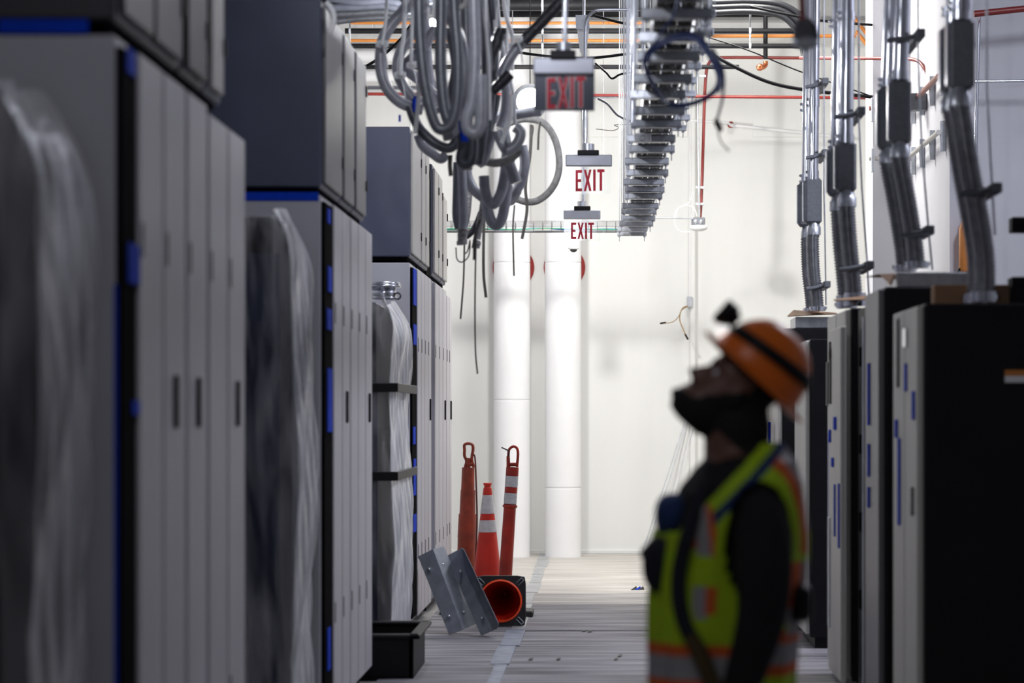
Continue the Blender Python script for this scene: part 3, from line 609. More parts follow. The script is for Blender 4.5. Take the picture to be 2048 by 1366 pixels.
# grey blurred detector nearer the camera
t = thing('hanging_detector', P(1610, 100, 8.8), 'blurred grey hanging detector with a bell-shaped cover, near the black bent conduits', 'detector')
c = P(1612, 62, 8.8)
m = MB(); m.prism([(1586, 76), (1588, 52), (1598, 36), (1618, 34), (1632, 50), (1640, 76)], lambda p: P(p[0], p[1], 8.76), lambda p: P(p[0], p[1], 8.86)); m.build('cover', CAST, t)
MB().lathe(P(1611, 102, 8.8), [(0, 0), (.012, 0), (.016, .01), (.035, .012), (.045, .02), (.046, .044), (0, .044)], (0, 0, 1), 28).build('detector_disc', GALVD, t)
MB().tube([P(1603, 36, 8.8), P(1603, -420, 8.8)], .008, 8).build('stem', EMT, t)

# ------------------------------------------------------------------ exit signs
LET = {'E': [(0, 0), (.42, 0), (.42, .14), (.16, .14), (.16, .43), (.36, .43), (.36, .57), (.16, .57), (.16, .86), (.42, .86), (.42, 1), (0, 1)],
       'X': [(0, 0), (.15, 0), (.25, .32), (.35, 0), (.50, 0), (.335, .5), (.50, 1), (.35, 1), (.25, .68), (.15, 1), (0, 1), (.165, .5)],
       'I': [(0, 0), (.16, 0), (.16, 1), (0, 1)],
       'T': [(.15, 0), (.31, 0), (.31, .86), (.46, .86), (.46, 1), (0, 1), (0, .86), (.15, .86)]}
def exit_sign(d, hx0, hx1, hy0, hy1, lx0, lx1, ly0, ly1, panel, label, stem, neck, plate, grey=False, outline=None, skew=0):
    t = thing('exit_sign', P((hx0+hx1)/2, ly1+6, d), label, 'exit sign', 'hanging exit signs')
    bx(P(hx0, hy1, d-.03), P(hx1, hy0, d+.03), .006).build('housing', SIGNM, t)
    bx(P(plate[0], plate[3], d-.05), P(plate[1], plate[2], d+.05), .004).build('canopy', BLACK, t)
    n0 = P((neck[0]+neck[1])/2, neck[3], d); n1 = P((neck[0]+neck[1])/2, neck[2], d); R = (neck[1]-neck[0])/2*d/FPX
    MB().tube([n0, n1], R, 8).build('hub', GALV, t)
    MB().tube(stem, 3.1*d/FPX if d > 12 else .011, 12).build('stem', EMT, t)
    pa, pb = P(panel[0], panel[3], d), P(panel[1], panel[2], d)
    bx((pa.x, d-.004, pa.z), (pb.x, d+.004, pb.z), .001).build('sign_panel', SIGNP if grey else ACRYL, t)
    ws = (.42, .50, .16, .46); gap = .10; tot = sum(ws)+gap*3; x = 0
    H = (ly1-ly0); WD = lx1-lx0
    for ch, w in zip('EXIT', ws):
        x0 = lx0+(x)/tot*WD; sc = WD/tot
        f = lambda p, dd: P(x0+p[0]*sc, ly1-p[1]*H+skew*(x0+p[0]*sc-lx0), dd)
        o = MB().prism(LET[ch], lambda p: f(p, d-.0075), lambda p: f(p, d-.0045)).build('letter', SIGNR, t)
        if grey:
            cx = sum(p[0] for p in LET[ch])/len(LET[ch]); g = outline
            pts = [(p[0]+(.035 if p[0] > w/2 else -.035), p[1]+(.02 if p[1] > .5 else -.02)) for p in LET[ch]]
            MB().prism(pts, lambda p: f(p, d-.0060), lambda p: f(p, d-.0042)).build('letter_outline', WHITE, t)
        x += w+gap
    return t
s1 = P(1130, 88, 10.9); s1t = Vector(s1); s1t.z = 6.66
exit_sign(10.9, 1066, 1189, 118, 148, 1094, 1171, 156, 218, (1068, 1189, 148, 222), 'nearest exit sign, grey panel with white-edged red letters', [s1, P(1130, 0, 10.9), s1t], (1112, 1142, 86, 108), (1100, 1152, 106, 117), True, True, -.05)
exit_sign(17.7, 1131, 1224, 311, 332, 1151, 1209, 340, 383, (1134, 1221, 332, 388), 'middle exit sign with bluish housing and clear panel, under the bent conduit',
          spline([P(1171, 292, 17.7), P(1172, 250, 17.7), P(1170, 120, 17.7), P(1170, 60, 17.7), P(1174, 38, 17.7), P(1186, 24, 17.7), P(1204, 20, 17.7), P(1268, 20, 17.7)], 6), (1164, 1189, 288, 304), (1155, 1198, 303, 310), outline=None, skew=-.03)
exit_sign(21.7, 1127, 1201, 421, 438, 1142, 1188, 445, 478, (1128, 1200, 438, 482), 'farthest and smallest exit sign above the dome camera', [P(1166, 404, 21.7), P(1168, 380, 21.7), P(1168, -300, 21.7)], (1155, 1174, 403, 414), (1148, 1181, 414, 420), outline=True)
# dome camera
t = thing('dome_camera', P(1147, 505, 24.7), 'white ceiling dome camera with a dark lens, hanging under the wire basket', 'camera')
c = P(1147, 505, 24.7)
MB().lathe(c, [(0, 0), (.018, .003), (.032, .014), (.038, .03), (.036, .034)], (0, 0, 1), 24).build('dome', GLASSD, t)
MB().lathe(c, [(.036, .03), (.052, .034), (.058, .05), (.044, .07), (.040, .085), (.0, .085)], (0, 0, 1), 24).build('housing', WHITE, t)
MB().tube([c+Vector((0, 0, .08)), c+Vector((0, 0, .20))], .03, 12).build('mount', WHITE, t)
# ------------------------------------------------------------------ wire basket tray across the aisle
t = thing('wire_basket_tray', P(1070, 462, 24.7), 'narrow wire basket tray with green and blue cables crossing the aisle', 'cable tray')
D0, D1 = 24.6, 24.82
za, zb = P(0, 463, 24.7).z, P(0, 444, 24.7).z
xa, xb = -2.4, P(1262, 0, 24.7).x
m = MB()
for d in (D0, D1):
    for z in (za, (za+zb)/2+.01, zb): m.tube([(xa, d, z), (xb, d, z)], .0042, 6)
m.tube([(xa, (D0+D1)/2, za), (xb, (D0+D1)/2, za)], .004, 6)
m.build('long_wire', WIREL, t)
x = xa; m = MB()
while x < xb: m.tube([(x, D0, zb), (x, D0, za), (x, D1, za), (x, D1, zb)], .004, 6); x += .09
m.build('cross_wire', WIREL, t)
for k, (mm, yy) in enumerate(((GREENW, 24.64), (BLUEW, 24.68), (WHITE, 24.72), (TANW, 24.76), (GREENW, 24.79))):
    pts = [(xa+i*(xb-xa)/12, yy+random.uniform(-.01, .01), za+.014+random.uniform(0, .016)) for i in range(13)]
    single('data_cable', MB().tube(spline(pts, 3), .006, 6), mm, ('front green', 'blue', 'white', 'tan', 'rear green')[k]+' thin cable lying in the wire basket tray', 'cable', 'cables in the wire basket')
m = MB()
for x in (-1.9, -.9, .0): MB().tube([(x, 24.71, za-.01), (x, 24.71, 6.66)], .004, 6).build('hanger_rod', GALV, t)

# ------------------------------------------------------------------ ladder tray along the aisle on trapeze struts
DS = [23.0, 22.6, 21.9, 21.2, 20.6, 19.95, 19.2, 18.5, 17.9, 17.25, 16.5, 15.8, 15.1, 14.4, 13.7, 13.1, 12.4, 11.7, 11.05, 10.4, 9.7]
ZT = 3.18
tr = thing('ladder_tray', (.3, 16.5, ZT+.05), 'long overhead ladder tray full of black cables, running down the aisle', 'cable tray')
for x in (.215, .405): bx((x, 9.2, ZT+.025), (x+.006, 23.1, ZT+.10)).build('side_rail', GALV, tr)
y = 9.4
while y < 23: bx((.217, y, ZT+.026), (.41, y+.012, ZT+.038)).build('rung', GALV, tr); y += .23
for k in range(5):
    x = .238+k*.035
    pts = [(x+random.uniform(-.004, .004), 9.2+i*1.15, ZT+.056+random.uniform(-.003, .008)) for i in range(13)]
    single('power_cable', MB().tube(spline(pts, 3), .0175, 10), BLACKC, 'thick black power cable, '+('first', 'second', 'middle', 'fourth', 'fifth')[k]+' across in the ladder tray', 'cable', 'black cables in the ladder tray')
ORD = 'first second third fourth fifth sixth seventh eighth ninth tenth eleventh twelfth thirteenth fourteenth fifteenth sixteenth seventeenth eighteenth nineteenth twentieth twenty-first'.split()
for k, d in enumerate(DS):
    jx = random.uniform(-.012, .012); jz = random.uniform(-.012, .006)
    x0, x1 = .150+jx, .440+jx
    if k < 2: x1 -= .04; x0 -= .02
    t = thing('trapeze_strut', ((x0+x1)/2, d, ZT+jz-.03), ORD[k]+' silver strut crosspiece under the ladder tray, counted from its far end', 'strut', 'strut crosspieces under the ladder tray')
    m = MB(); zt = ZT+jz
    m.box((x0, d-.028, zt-.022), (x1, d-.022, zt+.019)).box((x0, d+.022, zt-.022), (x1, d+.028, zt+.019)).box((x0, d-.028, zt-.024), (x1, d+.028, zt-.019)).box((x0, d-.028, zt+.016), (x1, d-.012, zt+.020)).box((x0, d+.012, zt+.016), (x1, d+.028, zt+.020))
    m.build('channel', GALVD if k % 3 else GALV, t)
    for x in (x0+.02, x1-.02): MB().tube([(x, d, zt-.075), (x, d, 6.66)], .0036, 6).tube([(x, d, zt-.034), (x, d, zt-.022)], .012, 6).build('hanger_rod', GALV, t)
for k in range(14):
    d = 9.9+k*.66; x0 = .42+random.uniform(-.01, .01); x1 = .60+random.uniform(-.02, .02); zt = 3.62
    t = thing('trapeze_strut', (.5, d, zt), ORD[k]+' short strut crosspiece in the higher row, counted from the camera end', 'strut', 'short strut crosspieces in the higher row')
    bx((x0, d-.025, zt-.02), (x1, d+.025, zt+.02), .003).build('channel', GALVD, t)
    for x in (x0+.02, x1-.025): MB().tube([(x, d, zt-.07), (x, d, 6.66)], .0036, 6).tube([(x, d, zt-.032), (x, d, zt-.02)], .011, 6).build('hanger_rod', GALVD, t)
for k, x in enumerate((.455, .50)):
    single('tray_conduit', MB().tube([(x, 9.6, 3.655), (x, 19.0, 3.655)], .015, 10), EMT, ('inner', 'outer')[k]+' bright conduit lying on the short higher struts', 'conduit', 'conduits on the higher struts')
for (a, b, d, lab) in (((1268, 268), (1302, 284), 15.0, 'white box clamped to the ladder tray near the middle'), ((1243, 439), (1263, 452), 22.0, 'small white box at the far end of the ladder tray'), ((1400, 28), (1421, 62), 12.0, 'grey box by the top end of the short struts')):
    t = thing('tray_box', P((a[0]+b[0])/2, b[1], d), lab, 'junction box')
    bx(P(a[0], b[1], d-.06), P(b[0], a[1], d), .004).build('box_body', WHITE if d > 13 else GALVD, t)
    MB().lathe(P((a[0]+b[0])/2, (a[1]+b[1])/2, d-.06), [(.012, -.004), (.02, -.004), (.02, 0), (.012, 0)], (0, 1, 0), 14).build('knockout', GALV, t)
single('steel_conduit', MB().tube([P(1266, -120, 13.4), P(1267, 110, 13.4), P(1265, 200, 13.4), P(1264, 245, 13.4)], .010, 10), EMT, 'bright upright conduit hanging along the ladder tray edge', 'conduit')
t = thing('beam_clamp', P(1177, 105, 20), 'tapered white hanger bracket above the nearest exit sign', 'bracket')
m = MB(); m.prism([(1151, 30), (1178, 30), (1179, 58), (1152, 58)], lambda p: P(p[0], p[1], 19.4), lambda p: P(p[0], p[1], 19.5)); m.build('plate', GALVD, t)
m = MB(); m.prism([(1154, 58), (1178, 58), (1173, 104), (1166, 110), (1160, 104)], lambda p: P(p[0], p[1], 19.45), lambda p: P(p[0], p[1], 19.5)); m.build('tongue', WHITE, t)
# navy looped cable close to the camera
lp = [P(1365+cos(a)*r*1.02-8*sin(a*3), 142-sin(a)*r, 8.9+.02*k) for k, (a, r) in enumerate([(2*pi*i/20-.6, 76-(i*.25)) for i in range(52)])]
nl = thing('coiled_cable', P(1365, 220, 8.9), 'blurred navy cable coil hanging in front of the ladder tray, with black plugs', 'cable')
MB().tube(spline(lp, 3), .0052, 8).build('coil', NBLUE, nl)
MB().tube(spline([P(1360, -60, 9.1), P(1352, 20, 9.0), P(1330, 55, 8.95), P(1300, 100, 8.9)], 6), .0052, 8).tube(spline([P(1425, 95, 9), P(1446, 140, 9), P(1446, 190, 9), P(1434, 240, 9)], 6), .005, 8).build('tail', NBLUE, nl)
MB().tube([P(1431, 238, 9), P(1437, 252, 9), P(1443, 262, 9)], [.008, .012, .007], 8).tube(spline([P(1434, 240, 9), P(1440, 280, 9.1), P(1458, 302, 9.1)], 4), .003, 6).build('plug', BLACK, nl)

# ------------------------------------------------------------------ work lamps
def worklamp(c, m, r, label):
    t = thing('work_lamp', c, label, 'lamp')
    MB().lathe(c+Vector((0, -.012, 0)), [(0, -.012), (r*.6, -.009), (r, 0)], (0, 1, 0), 20).build('lens', m, t)
    MB().lathe(c, [(r, -.012), (r*1.3, -.016), (r*1.35, .02), (r*.8, .03), (r, 0)], (0, 1, 0), 20).build('housing', GALVD, t)
    MB().tube([c+Vector((0, .02, r)), c+Vector((0, .02, 6.66-c.z))], .004, 6).build('hanging_wire', BLACKC, t)
worklamp(LA, LAMPE, .12, 'dazzling white work lamp hanging beside the nearest exit sign')
worklamp(LB, LAMPB, .022, 'small bright work lamp glinting through the conduit tangle')

# ------------------------------------------------------------------ the tangle of flexible conduits
def flex(pts, r, d, m, label, kind='smooth', ends=None, grp='flexible conduits in the hanging tangle'):
    pp = [P(p[0], p[1], d if len(p) < 3 else p[2]) for p in pts]
    t = thing('flexible_conduit', pp[0 if pp[0].z < pp[-1].z else -1], label, 'conduit', grp)
    sp = spline(pp, 8); R = r*1.14*d/FPX
    (ribbed(sp, R, .014, .13, 12) if kind == 'ribbed' else MB().tube(sp, R, 14)).build('hose', m, t)
    if ends:
        a, b = sp[-1], sp[-1]+(sp[-1]-sp[-4]).normalized()*ends[1]
        n = 9; q = [a.lerp(b, i/(n-1))+Vector((random.uniform(-.002, .002), 0, 0)) for i in range(n)]
        MB().tube([a]+q[1:], [R*(1.02+.16*random.random()) for i in range(n)], 12).build('wrapped_end', ends[0], t)
    return t
F = [
 ([(846, -60), (812, 13), (782, 50), (766, 80), (761, 110), (763, 145), (775, 178), (797, 202), (820, 213), (846, 219)], 10.2, 13.4, FLEXG, 'outermost pale-grey conduit loop, tied with white cord at its top'),
 ([(858, 10), (837, 50), (812, 84), (798, 112), (795, 140), (803, 165), (822, 193), (845, 210)], 9.6, 13.8, FLEXG, 'second conduit loop inside the outermost, blue tape at its end'),
 ([(872, 55), (846, 95), (822, 118), (812, 130), (820, 146), (845, 165), (866, 190), (872, 215)], 9.2, 14.2, FLEXG, 'third short loop with a cord bow, inside the outer two'),
 ([(785, -40), (815, 5), (838, 30), (850, 80)], 9, 14.6, FLEXD, 'dark conduit slanting in over the outer loops'),
 ([(838, -60), (838, 20), (841, 90), (847, 150), (856, 200), (866, 236), (876, 256), (890, 258), (903, 246), (912, 215), (916, 160), (915, 100), (910, 40), (905, -60)], 10.2, 11.6, FLEXD, 'long dark U-shaped conduit nearest the white cords'),
 ([(882, -60), (882, 20), (881, 90), (882, 150), (887, 205), (895, 238), (905, 248)], 10.6, 11.9, FLEXD, 'thick straight dark conduit inside the long U'),
 ([(894, -60), (896, 20), (908, 50), (922, 85), (928, 120), (930, 170), (925, 220), (915, 250), (900, 268), (885, 272)], 10.2, 12.2, FLEXG, 'S-curved conduit crossing right of the small lamp'),
 ([(946, -60), (948, 30), (950, 100), (948, 160), (943, 205), (934, 238), (936, 258), (950, 266), (960, 250), (962, 210), (961, 150)], 11.2, 11.5, FLEXG, 'widest conduit, plunging straight with a tight hook at its foot'),
 ([(930, -60), (932, 30), (933, 110), (931, 180), (928, 250), (926, 300)], 9.5, 12.8, FLEXD, 'dark upright conduit behind the widest one'),
 ([(962, -60), (966, 20), (972, 80), (974, 150), (970, 220), (962, 290), (955, 330)], 9.5, 12.9, FLEXD, 'dark upright conduit on the sunny side of the widest one'),
 ([(978, -40), (984, 30), (988, 100), (984, 170), (976, 240), (972, 300), (966, 330)], 9, 13.6, FLEXD, 'dark conduit fading into the middle of the tangle'),
 ([(966, -10), (974, 15), (985, 42), (996, 72), (1003, 100)], 9.5, 13.9, FLEXG, 'pale smooth conduit descending diagonally from the top of the tangle'),
 ([(850, -50), (850, 30), (853, 90), (857, 140), (866, 190), (880, 225)], 8.5, 14.6, FLEXG, 'pale conduit deep behind the long U'),
 ([(820, 212), (829, 238), (845, 264), (868, 285), (892, 296), (908, 290), (918, 268), (926, 240)], 9.2, 13.2, FLEXD, 'dark sagging conduit under the outer loops'),
 ([(836, 270), (846, 292), (866, 308), (882, 318), (893, 308)], 8.4, 13.9, FLEXG, 'short conduit stub with a dark blunt end above the last cabinets'),
 ([(912, 240), (922, 262), (926, 290), (922, 320), (934, 328), (944, 312), (946, 270)], 9.6, 12.4, FLEXD, 'dark hook of conduit beside the blue tape flag'),
 ([(940, 262), (941, 300), (946, 320), (956, 300), (962, 262)], 10, 12.9, FLEXD, 'short dark U under the widest conduit'),
 ([(968, 230), (962, 260), (960, 300), (962, 325), (972, 300), (984, 262)], 10, 13.3, FLEXG, 'scuffed grey U below the wrapped ends'),
 ([(933, 338), (936, 356), (947, 378), (962, 392), (976, 402)], 9, 14.6, FLEXG, 'conduit sweeping down to the lowest V'),
 ([(968, 352), (970, 380), (976, 400), (987, 408), (998, 394), (1006, 370), (1012, 330), (1014, 300)], 9.4, 14.0, FLEXG, 'upper V-shaped conduit at the foot of the tangle'),
 ([(972, 398), (976, 424), (984, 444), (994, 450), (1004, 436), (1011, 400), (1016, 360), (1020, 320)], 9.4, 14.4, FLEXG, 'lowest V-shaped conduit, hanging beneath the upper V'),
 ([(1012, 312), (1020, 334), (1027, 352), (1032, 366)], 11, 13.8, FLEXG, 'blunt-ended conduit leaning across the two V loops'),
 ([(1044, 292), (1049, 318), (1047, 346), (1037, 374), (1020, 396), (1010, 410)], 9, 15.0, FLEXG, 'curved conduit on the open side of the V loops'),
 ([(996, 262), (1003, 284), (1014, 300), (1028, 294), (1039, 278), (1040, 262), (1030, 254)], 9.6, 13.2, FLEXG, 'silvery C-shaped conduit under the lamp'),
 ([(970, 322), (990, 326), (1012, 322), (1030, 310), (1038, 300)], 7.5, 13.6, DUSTY, 'dusty conduit wrapping horizontally round the tangle'),
 ([(972, 250), (990, 236), (1012, 232), (1040, 228), (1062, 224), (1082, 222)], 9, 15.2, FLEXG, 'conduit arm reaching out beneath the dazzling lamp'),
 ([(1000, 255), (1010, 220), (1012, 180), (1006, 140), (1010, 100), (1008, 60)], 8.5, 14.6, FLEXG, 'pale upright conduit behind the wrapped ends'),
 ([(955, 330), (960, 300), (975, 262), (985, 225), (992, 190)], 9, 13.8, FLEXD, 'dark conduit leaning through the tangle centre'),
 ([(900, 60), (912, 130), (905, 190), (912, 260), (930, 300), (935, 340)], 9, 13.5, FLEXD, 'dark conduit winding behind the S-curved one'),
 ([(1036, 380), (1026, 398), (1018, 404)], 8, 15.4, DUSTY, 'stubby dusty conduit end beside the big ring'),
]
for p, r, d, m, lab in F: flex(p, r, d, m, lab)
flex([(996, 262), (1020, 246), (1050, 238), (1083, 244), (1105, 268), (1117, 305), (1117, 345), (1103, 378), (1078, 400), (1054, 404), (1030, 397)], 6.6, 16.5, DUSTY, 'big open ring of dusty ribbed conduit beside the tangle', 'ribbed')
flex([(921, 322), (924, 345), (926, 400), (927, 440), (926, 458)], 8.4, 14.2, FLEXG, 'straight ribbed conduit hanging lowest, foil-wrapped tip', 'ribbed', (WRAP, .09))
flex([(915, 325), (914, 380), (913, 430), (918, 458)], 7.5, 15.0, FLEXD, 'dark conduit hugging the straight ribbed one')
flex([(940, 372), (938, 400), (935, 430), (930, 455)], 5.5, 15.5, WRAP, 'thin foil-coloured ribbed hose behind the straight one', 'ribbed')
flex([(962, 425), (955, 444), (945, 462), (932, 474)], 5.5, 15.6, BWRAP, 'dark braided hose tip pointing towards the last cabinets')
flex([(968, 395), (964, 425), (958, 455), (954, 480)], 6.5, 14.9, WRAP, 'foil-braided hose ending lowest in mid-air', 'ribbed', (WRAP, .05))
flex([(986, 120), (985, 80), (972, 40), (968, 20)], 7, 14.4, FLEXS, 'ribbed steel conduit rising behind the pale diagonal', 'ribbed')
flex([(1012, 262), (1016, 285), (1010, 312)], 6, 14.8, FLEXS, 'short ribbed steel piece inside the C-shaped conduit', 'ribbed')
flex([(1002, 155), (1012, 130), (1028, 104), (1046, 84)], 9.5, 13.0, FLEXG, 'grey conduit with long tape-wrapped end pointing up at the ceiling', 'smooth', (BWRAP, .30))
flex([(978, 140), (984, 112), (990, 94)], 9, 13.1, BWRAP, 'short black-taped conduit end sticking up', 'smooth', (BWRAP, .10))
flex([(984, 184), (996, 172)], 9, 12.9, BWRAP, 'stubby black-taped conduit end lying sideways', 'smooth', (BWRAP, .09))
for i, (y0, y1, ys, m) in enumerate(((-4, 2, 10, FLEXD), (16, 12, 22, FLEXD), (30, 25, 32, FLEXS), (46, 36, 38, FLEXS))):
    flex([(655, y0), (710, y1+2), (765, y1-1), (812, ys-4), (880, ys-20)], 6.5, 15.5+.1*i, m, ('topmost dark', 'second dark', 'third ribbed', 'lowest ribbed')[i]+' conduit entering sideways over the middle top box', 'ribbed' if i > 1 else 'smooth', None, 'conduits entering sideways')
# wrapped glossy tube arc on the middle group box
flex([(652, 5), (662, 16), (668, 36), (664, 58), (658, 66)], 4.5, 11.4, WHITE, 'white hose arc resting against the large slate top box', 'smooth', None, 'white hoses')
flex([(905, 22), (922, 14), (932, 2), (936, -30)], 5, 11.6, DUSTY, 'pale hose crossing the top of the widest conduit', 'smooth', None, 'white hoses')
# supporting strut above the tangle
t = thing('hanging_strut', P(900, -110, 13.2), 'strut frame over the tangle from which cords hang', 'strut')
for d in (12.0, 13.6, 15.0): bx(P(760, -100, d), P(1060, -112, d+.05), .004).build('channel', GALV, t)
m = MB()
for x in (770, 1050):
    for d in (12.0, 13.6, 15.0): a = P(x, -104, d); m.tube([a, (a.x, a.y, 6.66)], .005, 6)
m.build('hanger_rod', GALV, t)
# cords and straps
def cord(pts, d, w, m, label, grp='white cords holding the tangle', name='cord', cat='cord'):
    sp = spline([P(p[0], p[1], d) for p in pts], 6) if len(pts) > 2 else [P(*p, d) for p in pts]
    return single(name, MB().tube(sp, w*(1.45 if m is ROPE else 1), 6, flat=.5), m, label, cat, grp)
for i, (pts, d, w) in enumerate((([(776, -100), (772, 30), (764, 90)], 13.2, .006), ([(811, -100), (808, 60), (803, 100), (800, 150)], 13.3, .008), ([(826, -100), (824, 40), (822, 130)], 13.2, .006),
                                 ([(869, -100), (868, 40)], 12.6, .007), ([(857, 15), (857, 40)], 12.6, .006), ([(838, 168), (836, 210), (830, 268)], 12.8, .008), ([(970, -100), (972, 40), (978, 130), (980, 240)], 12.3, .005),
                                 ([(990, -100), (1000, 60), (1025, 180), (1030, 250)], 13.8, .006), ([(1003, -100), (1010, 20), (1024, 72), (1024, 140)], 13.9, .008), ([(1018, -100), (1016, 40), (1014, 140)], 14.0, .005), ([(997, -100), (992, 60), (988, 40)], 13.2, .004),
                                 ([(1022, 190), (1020, 240), (1003, 286)], 13.0, .008), ([(985, -100), (990, 20), (1000, 52)], 14.1, .005))):
    cord(pts, d, w, ROPE, ('cord tied to the outermost conduit loop', 'cord tied to the second loop', 'cord tied to the third loop', 'cord ending at the small lamp', 'short cord piece by the small lamp', 'cord trailing below the blue tape', 'thin cord down the middle of the tangle',
                            'long cord passing the wrapped ends', 'broad cord near the taped conduit end', 'thin cord beside the broad one', 'thin slack cord at the tangle top', 'cord slanting into the C-shaped conduit', 'thin cord above the taped stub')[i])
def knot(px, py, d, r, label):
    m = MB(); c = P(px, py, d)
    for k in range(3):
        m.tube([c+Vector((cos(a)*r, -.018+.008*k, sin(a)*r*.35+k*.009)) for a in [pi*j/8 for j in range(17)]], .0035, 6)
    m.tube(spline([c, c+Vector((.02, -.03, -.05)), c+Vector((.03, -.02, -.12))], 4), .004, 6)
    single('cord_knot', m, ROPE, label, 'knot', 'cord knots on the loops')
knot(765, 92, 13.35, .032, 'cord knot round the outermost conduit loop')
knot(800, 154, 13.7, .032, 'cord knot round the second conduit loop')
knot(824, 134, 14.1, .030, 'cord knot round the third conduit loop')
knot(1034, 82, 12.9, .028, 'cord turns round the long tape-wrapped end')
for i, (pts, d, w) in enumerate((([(960, 440), (951, 470), (949, 520)], 14.0, .010), ([(929, 480), (927, 560), (921, 638)], 16, .006), ([(952, 480), (950, 600), (951, 700), (955, 748)], 15, .005), ([(968, 430), (967, 540), (972, 595)], 15.5, .009),
                                 ([(1029, 410), (1026, 460), (1028, 552)], 16, .006), ([(1063, 250), (1060, 310), (1051, 372), (1054, 420), (1044, 478)], 16, .010), ([(1080, 244), (1077, 270), (1076, 300)], 15.4, .007),
                                 ([(901, 310), (900, 330), (902, 352)], 13.4, .012), ([(1062, 250), (1066, 256), (1062, 280)], 15.4, .006), ([(912, 495), (914, 518), (925, 524), (938, 510), (940, 480), (936, 500), (930, 508)], 15, .004))):
    cord(pts, d, w, STRAP, ('flat tape beside the lowest foil-braided hose', 'thin tape curling down before the last cabinets', 'longest thin tape hanging to mid wall', 'broad dark tape end over the first white pipe', 'thin tape over the first white pipe', 'twisting tape inside the big ring of conduit', 'short tape under the dazzling lamp',
                            'dark leaf-shaped tape end above the last cabinets', 'small tape curl under the lamp', 'looped tape at the foil-wrapped tip')[i], 'brown tapes dangling from the tangle', 'pull_tape', 'strap')
def btape(px, py, d, w, h, lab, rot=0):
    c = P(px, py, d); m = MB(); W_, H_ = w/2*d/FPX, h/2*d/FPX
    n = 6; vs = []; 
    for k in range(n+1):
        a = -1+2*k/n; vs += [(c.x+a*W_+rot*H_, c.y-.02-.02*(1-a*a), c.z+H_), (c.x+a*W_-rot*H_, c.y-.02-.02*(1-a*a), c.z-H_)]
    m.add(vs, [(2*k, 2*k+1, 2*k+3, 2*k+2) for k in range(n)], True)
    single('masking_tape', m, TAPE, lab, 'tape', 'blue tape in the tangle')
btape(927, 264, 11.9, 15, 42, 'broad blue tape flag in the middle of the tangle', -.15)
btape(829, 212, 13.2, 9, 26, 'blue tape band at the end of the outer loop')
btape(832, 200, 13.5, 9, 12, 'small blue tape band on the second loop')
btape(800, 238, 13.6, 5, 14, 'tiny blue tape tag dangling under the outer loop')

# ------------------------------------------------------------------ cones, posts, galvanised channels
t = thing('traffic_cone', (P(977, 0, 21)[0], 21.0, 0), 'upright orange traffic cone with two white bands', 'traffic cone')
cx = P(975, 0, 21.0).x; cy = 21.0; zt = P(0, 966, 21).z
def cr(z): return .030+(.135-.030)*(1-(z/zt))**1.0
bx((cx-.18, cy-.18, 0), (cx+.18, cy+.18, .035), .01).build('base', RUBBER, t)
b = [(.035, CONE), (zt*.575, REFL), (zt*.69, CONE), (zt*.74, REFL), (zt*.92, CONE), (zt-.03, None)]
b = [(.035, CONE), (P(0, 1064, 21).z, REFL), (P(0, 1040, 21).z, CONE), (P(0, 1027, 21).z, REFL), (P(0, 990, 21).z, CONE), (zt-.04, None)]
for (z0, mm), (z1, _) in zip(b, b[1:]):
    e = .002 if mm is REFL else 0
    MB().lathe((cx, cy, 0), [(cr(z0)+e-.004, z0), (cr(z0)+e, z0), (cr(z0)+e, z0+.004), (cr(z1)+e, z1-.004), (cr(z1)+e, z1), (cr(z1)+e-.004, z1)], (0, 0, 1), 28).build('reflective_band' if mm is REFL else 'cone_body', mm, t)
MB().lathe((cx, cy, 0), [(.032, zt-.04), (.026, zt-.032), (.036, zt-.01), (.036, zt), (.022, zt), (.02, zt-.03)], (0, 0, 1), 20).build('cone_tip', CONE, t)
# fallen cone, hollow base towards the camera
t = thing('traffic_cone', P(1002, 1255, 17.6), 'fallen traffic cone showing its square black base and hollow red inside', 'traffic cone')
c = Vector((P(1001, 0, 17.6).x, 17.6, .19)); hs = .178
ring = MB(); n = 32; vs = []; Rr = .150
for k in range(n):
    a = 2*pi*k/n; q = max(abs(cos(a)), abs(sin(a))); sx, sz = cos(a)/q*hs, sin(a)/q*hs
    if q < .76: sx, sz = sx*.95, sz*.95
    for yy in (0, .035): vs += [(c.x+sx, c.y+yy, c.z+sz), (c.x+cos(a)*Rr, c.y+yy, c.z+sin(a)*Rr)]
fs = []
for k in range(n):
    i, j = 4*k, 4*((k+1) % n); fs += [(i, j, j+1, i+1), (i+2, i+3, j+3, j+2), (i, i+2, j+2, j), (i+1, j+1, j+3, i+3)]
ring.add(vs, fs); ring.build('base', RUBBER, t)
for sx in (-1, 1):
    for sz in (-1, 1):
        o = Vector((c.x+sx*.137, c.y-.004, c.z+sz*.137)); m = MB(); dv = Vector((sx, 0, sz if sx*sz else 0)).normalized()*.022; pv = Vector((-dv.z, 0, dv.x))*.5
        if sx*sz > 0: pass
        lp_ = [o+dv*1.2+pv, o-dv*1.2+pv, o-dv*1.2-pv, o+dv*1.2-pv, o+dv*1.2+pv]; m.tube(lp_, .0028, 6); m.build('grip_slot', GALVD, t)
MB().lathe(c, [(.153, -.004), (.153, .03), (.120, .12), (.028, .70), (.0, .70)], (0, 1, 0), 36).build('cone_inside', CONE, t)
MB().lathe(c, [(.140, -.006), (.153, -.006), (.153, .004), (.140, .02)], (0, 1, 0), 36).build('cone_rim', mat('bright_cone_rim', (.95, .08, .015), .4), t)
MB().lathe(c, [(.158, .03), (.126, .12), (.032, .71), (.0, .71)], (0, 1, 0), 36).build('cone_body', CONE, t)
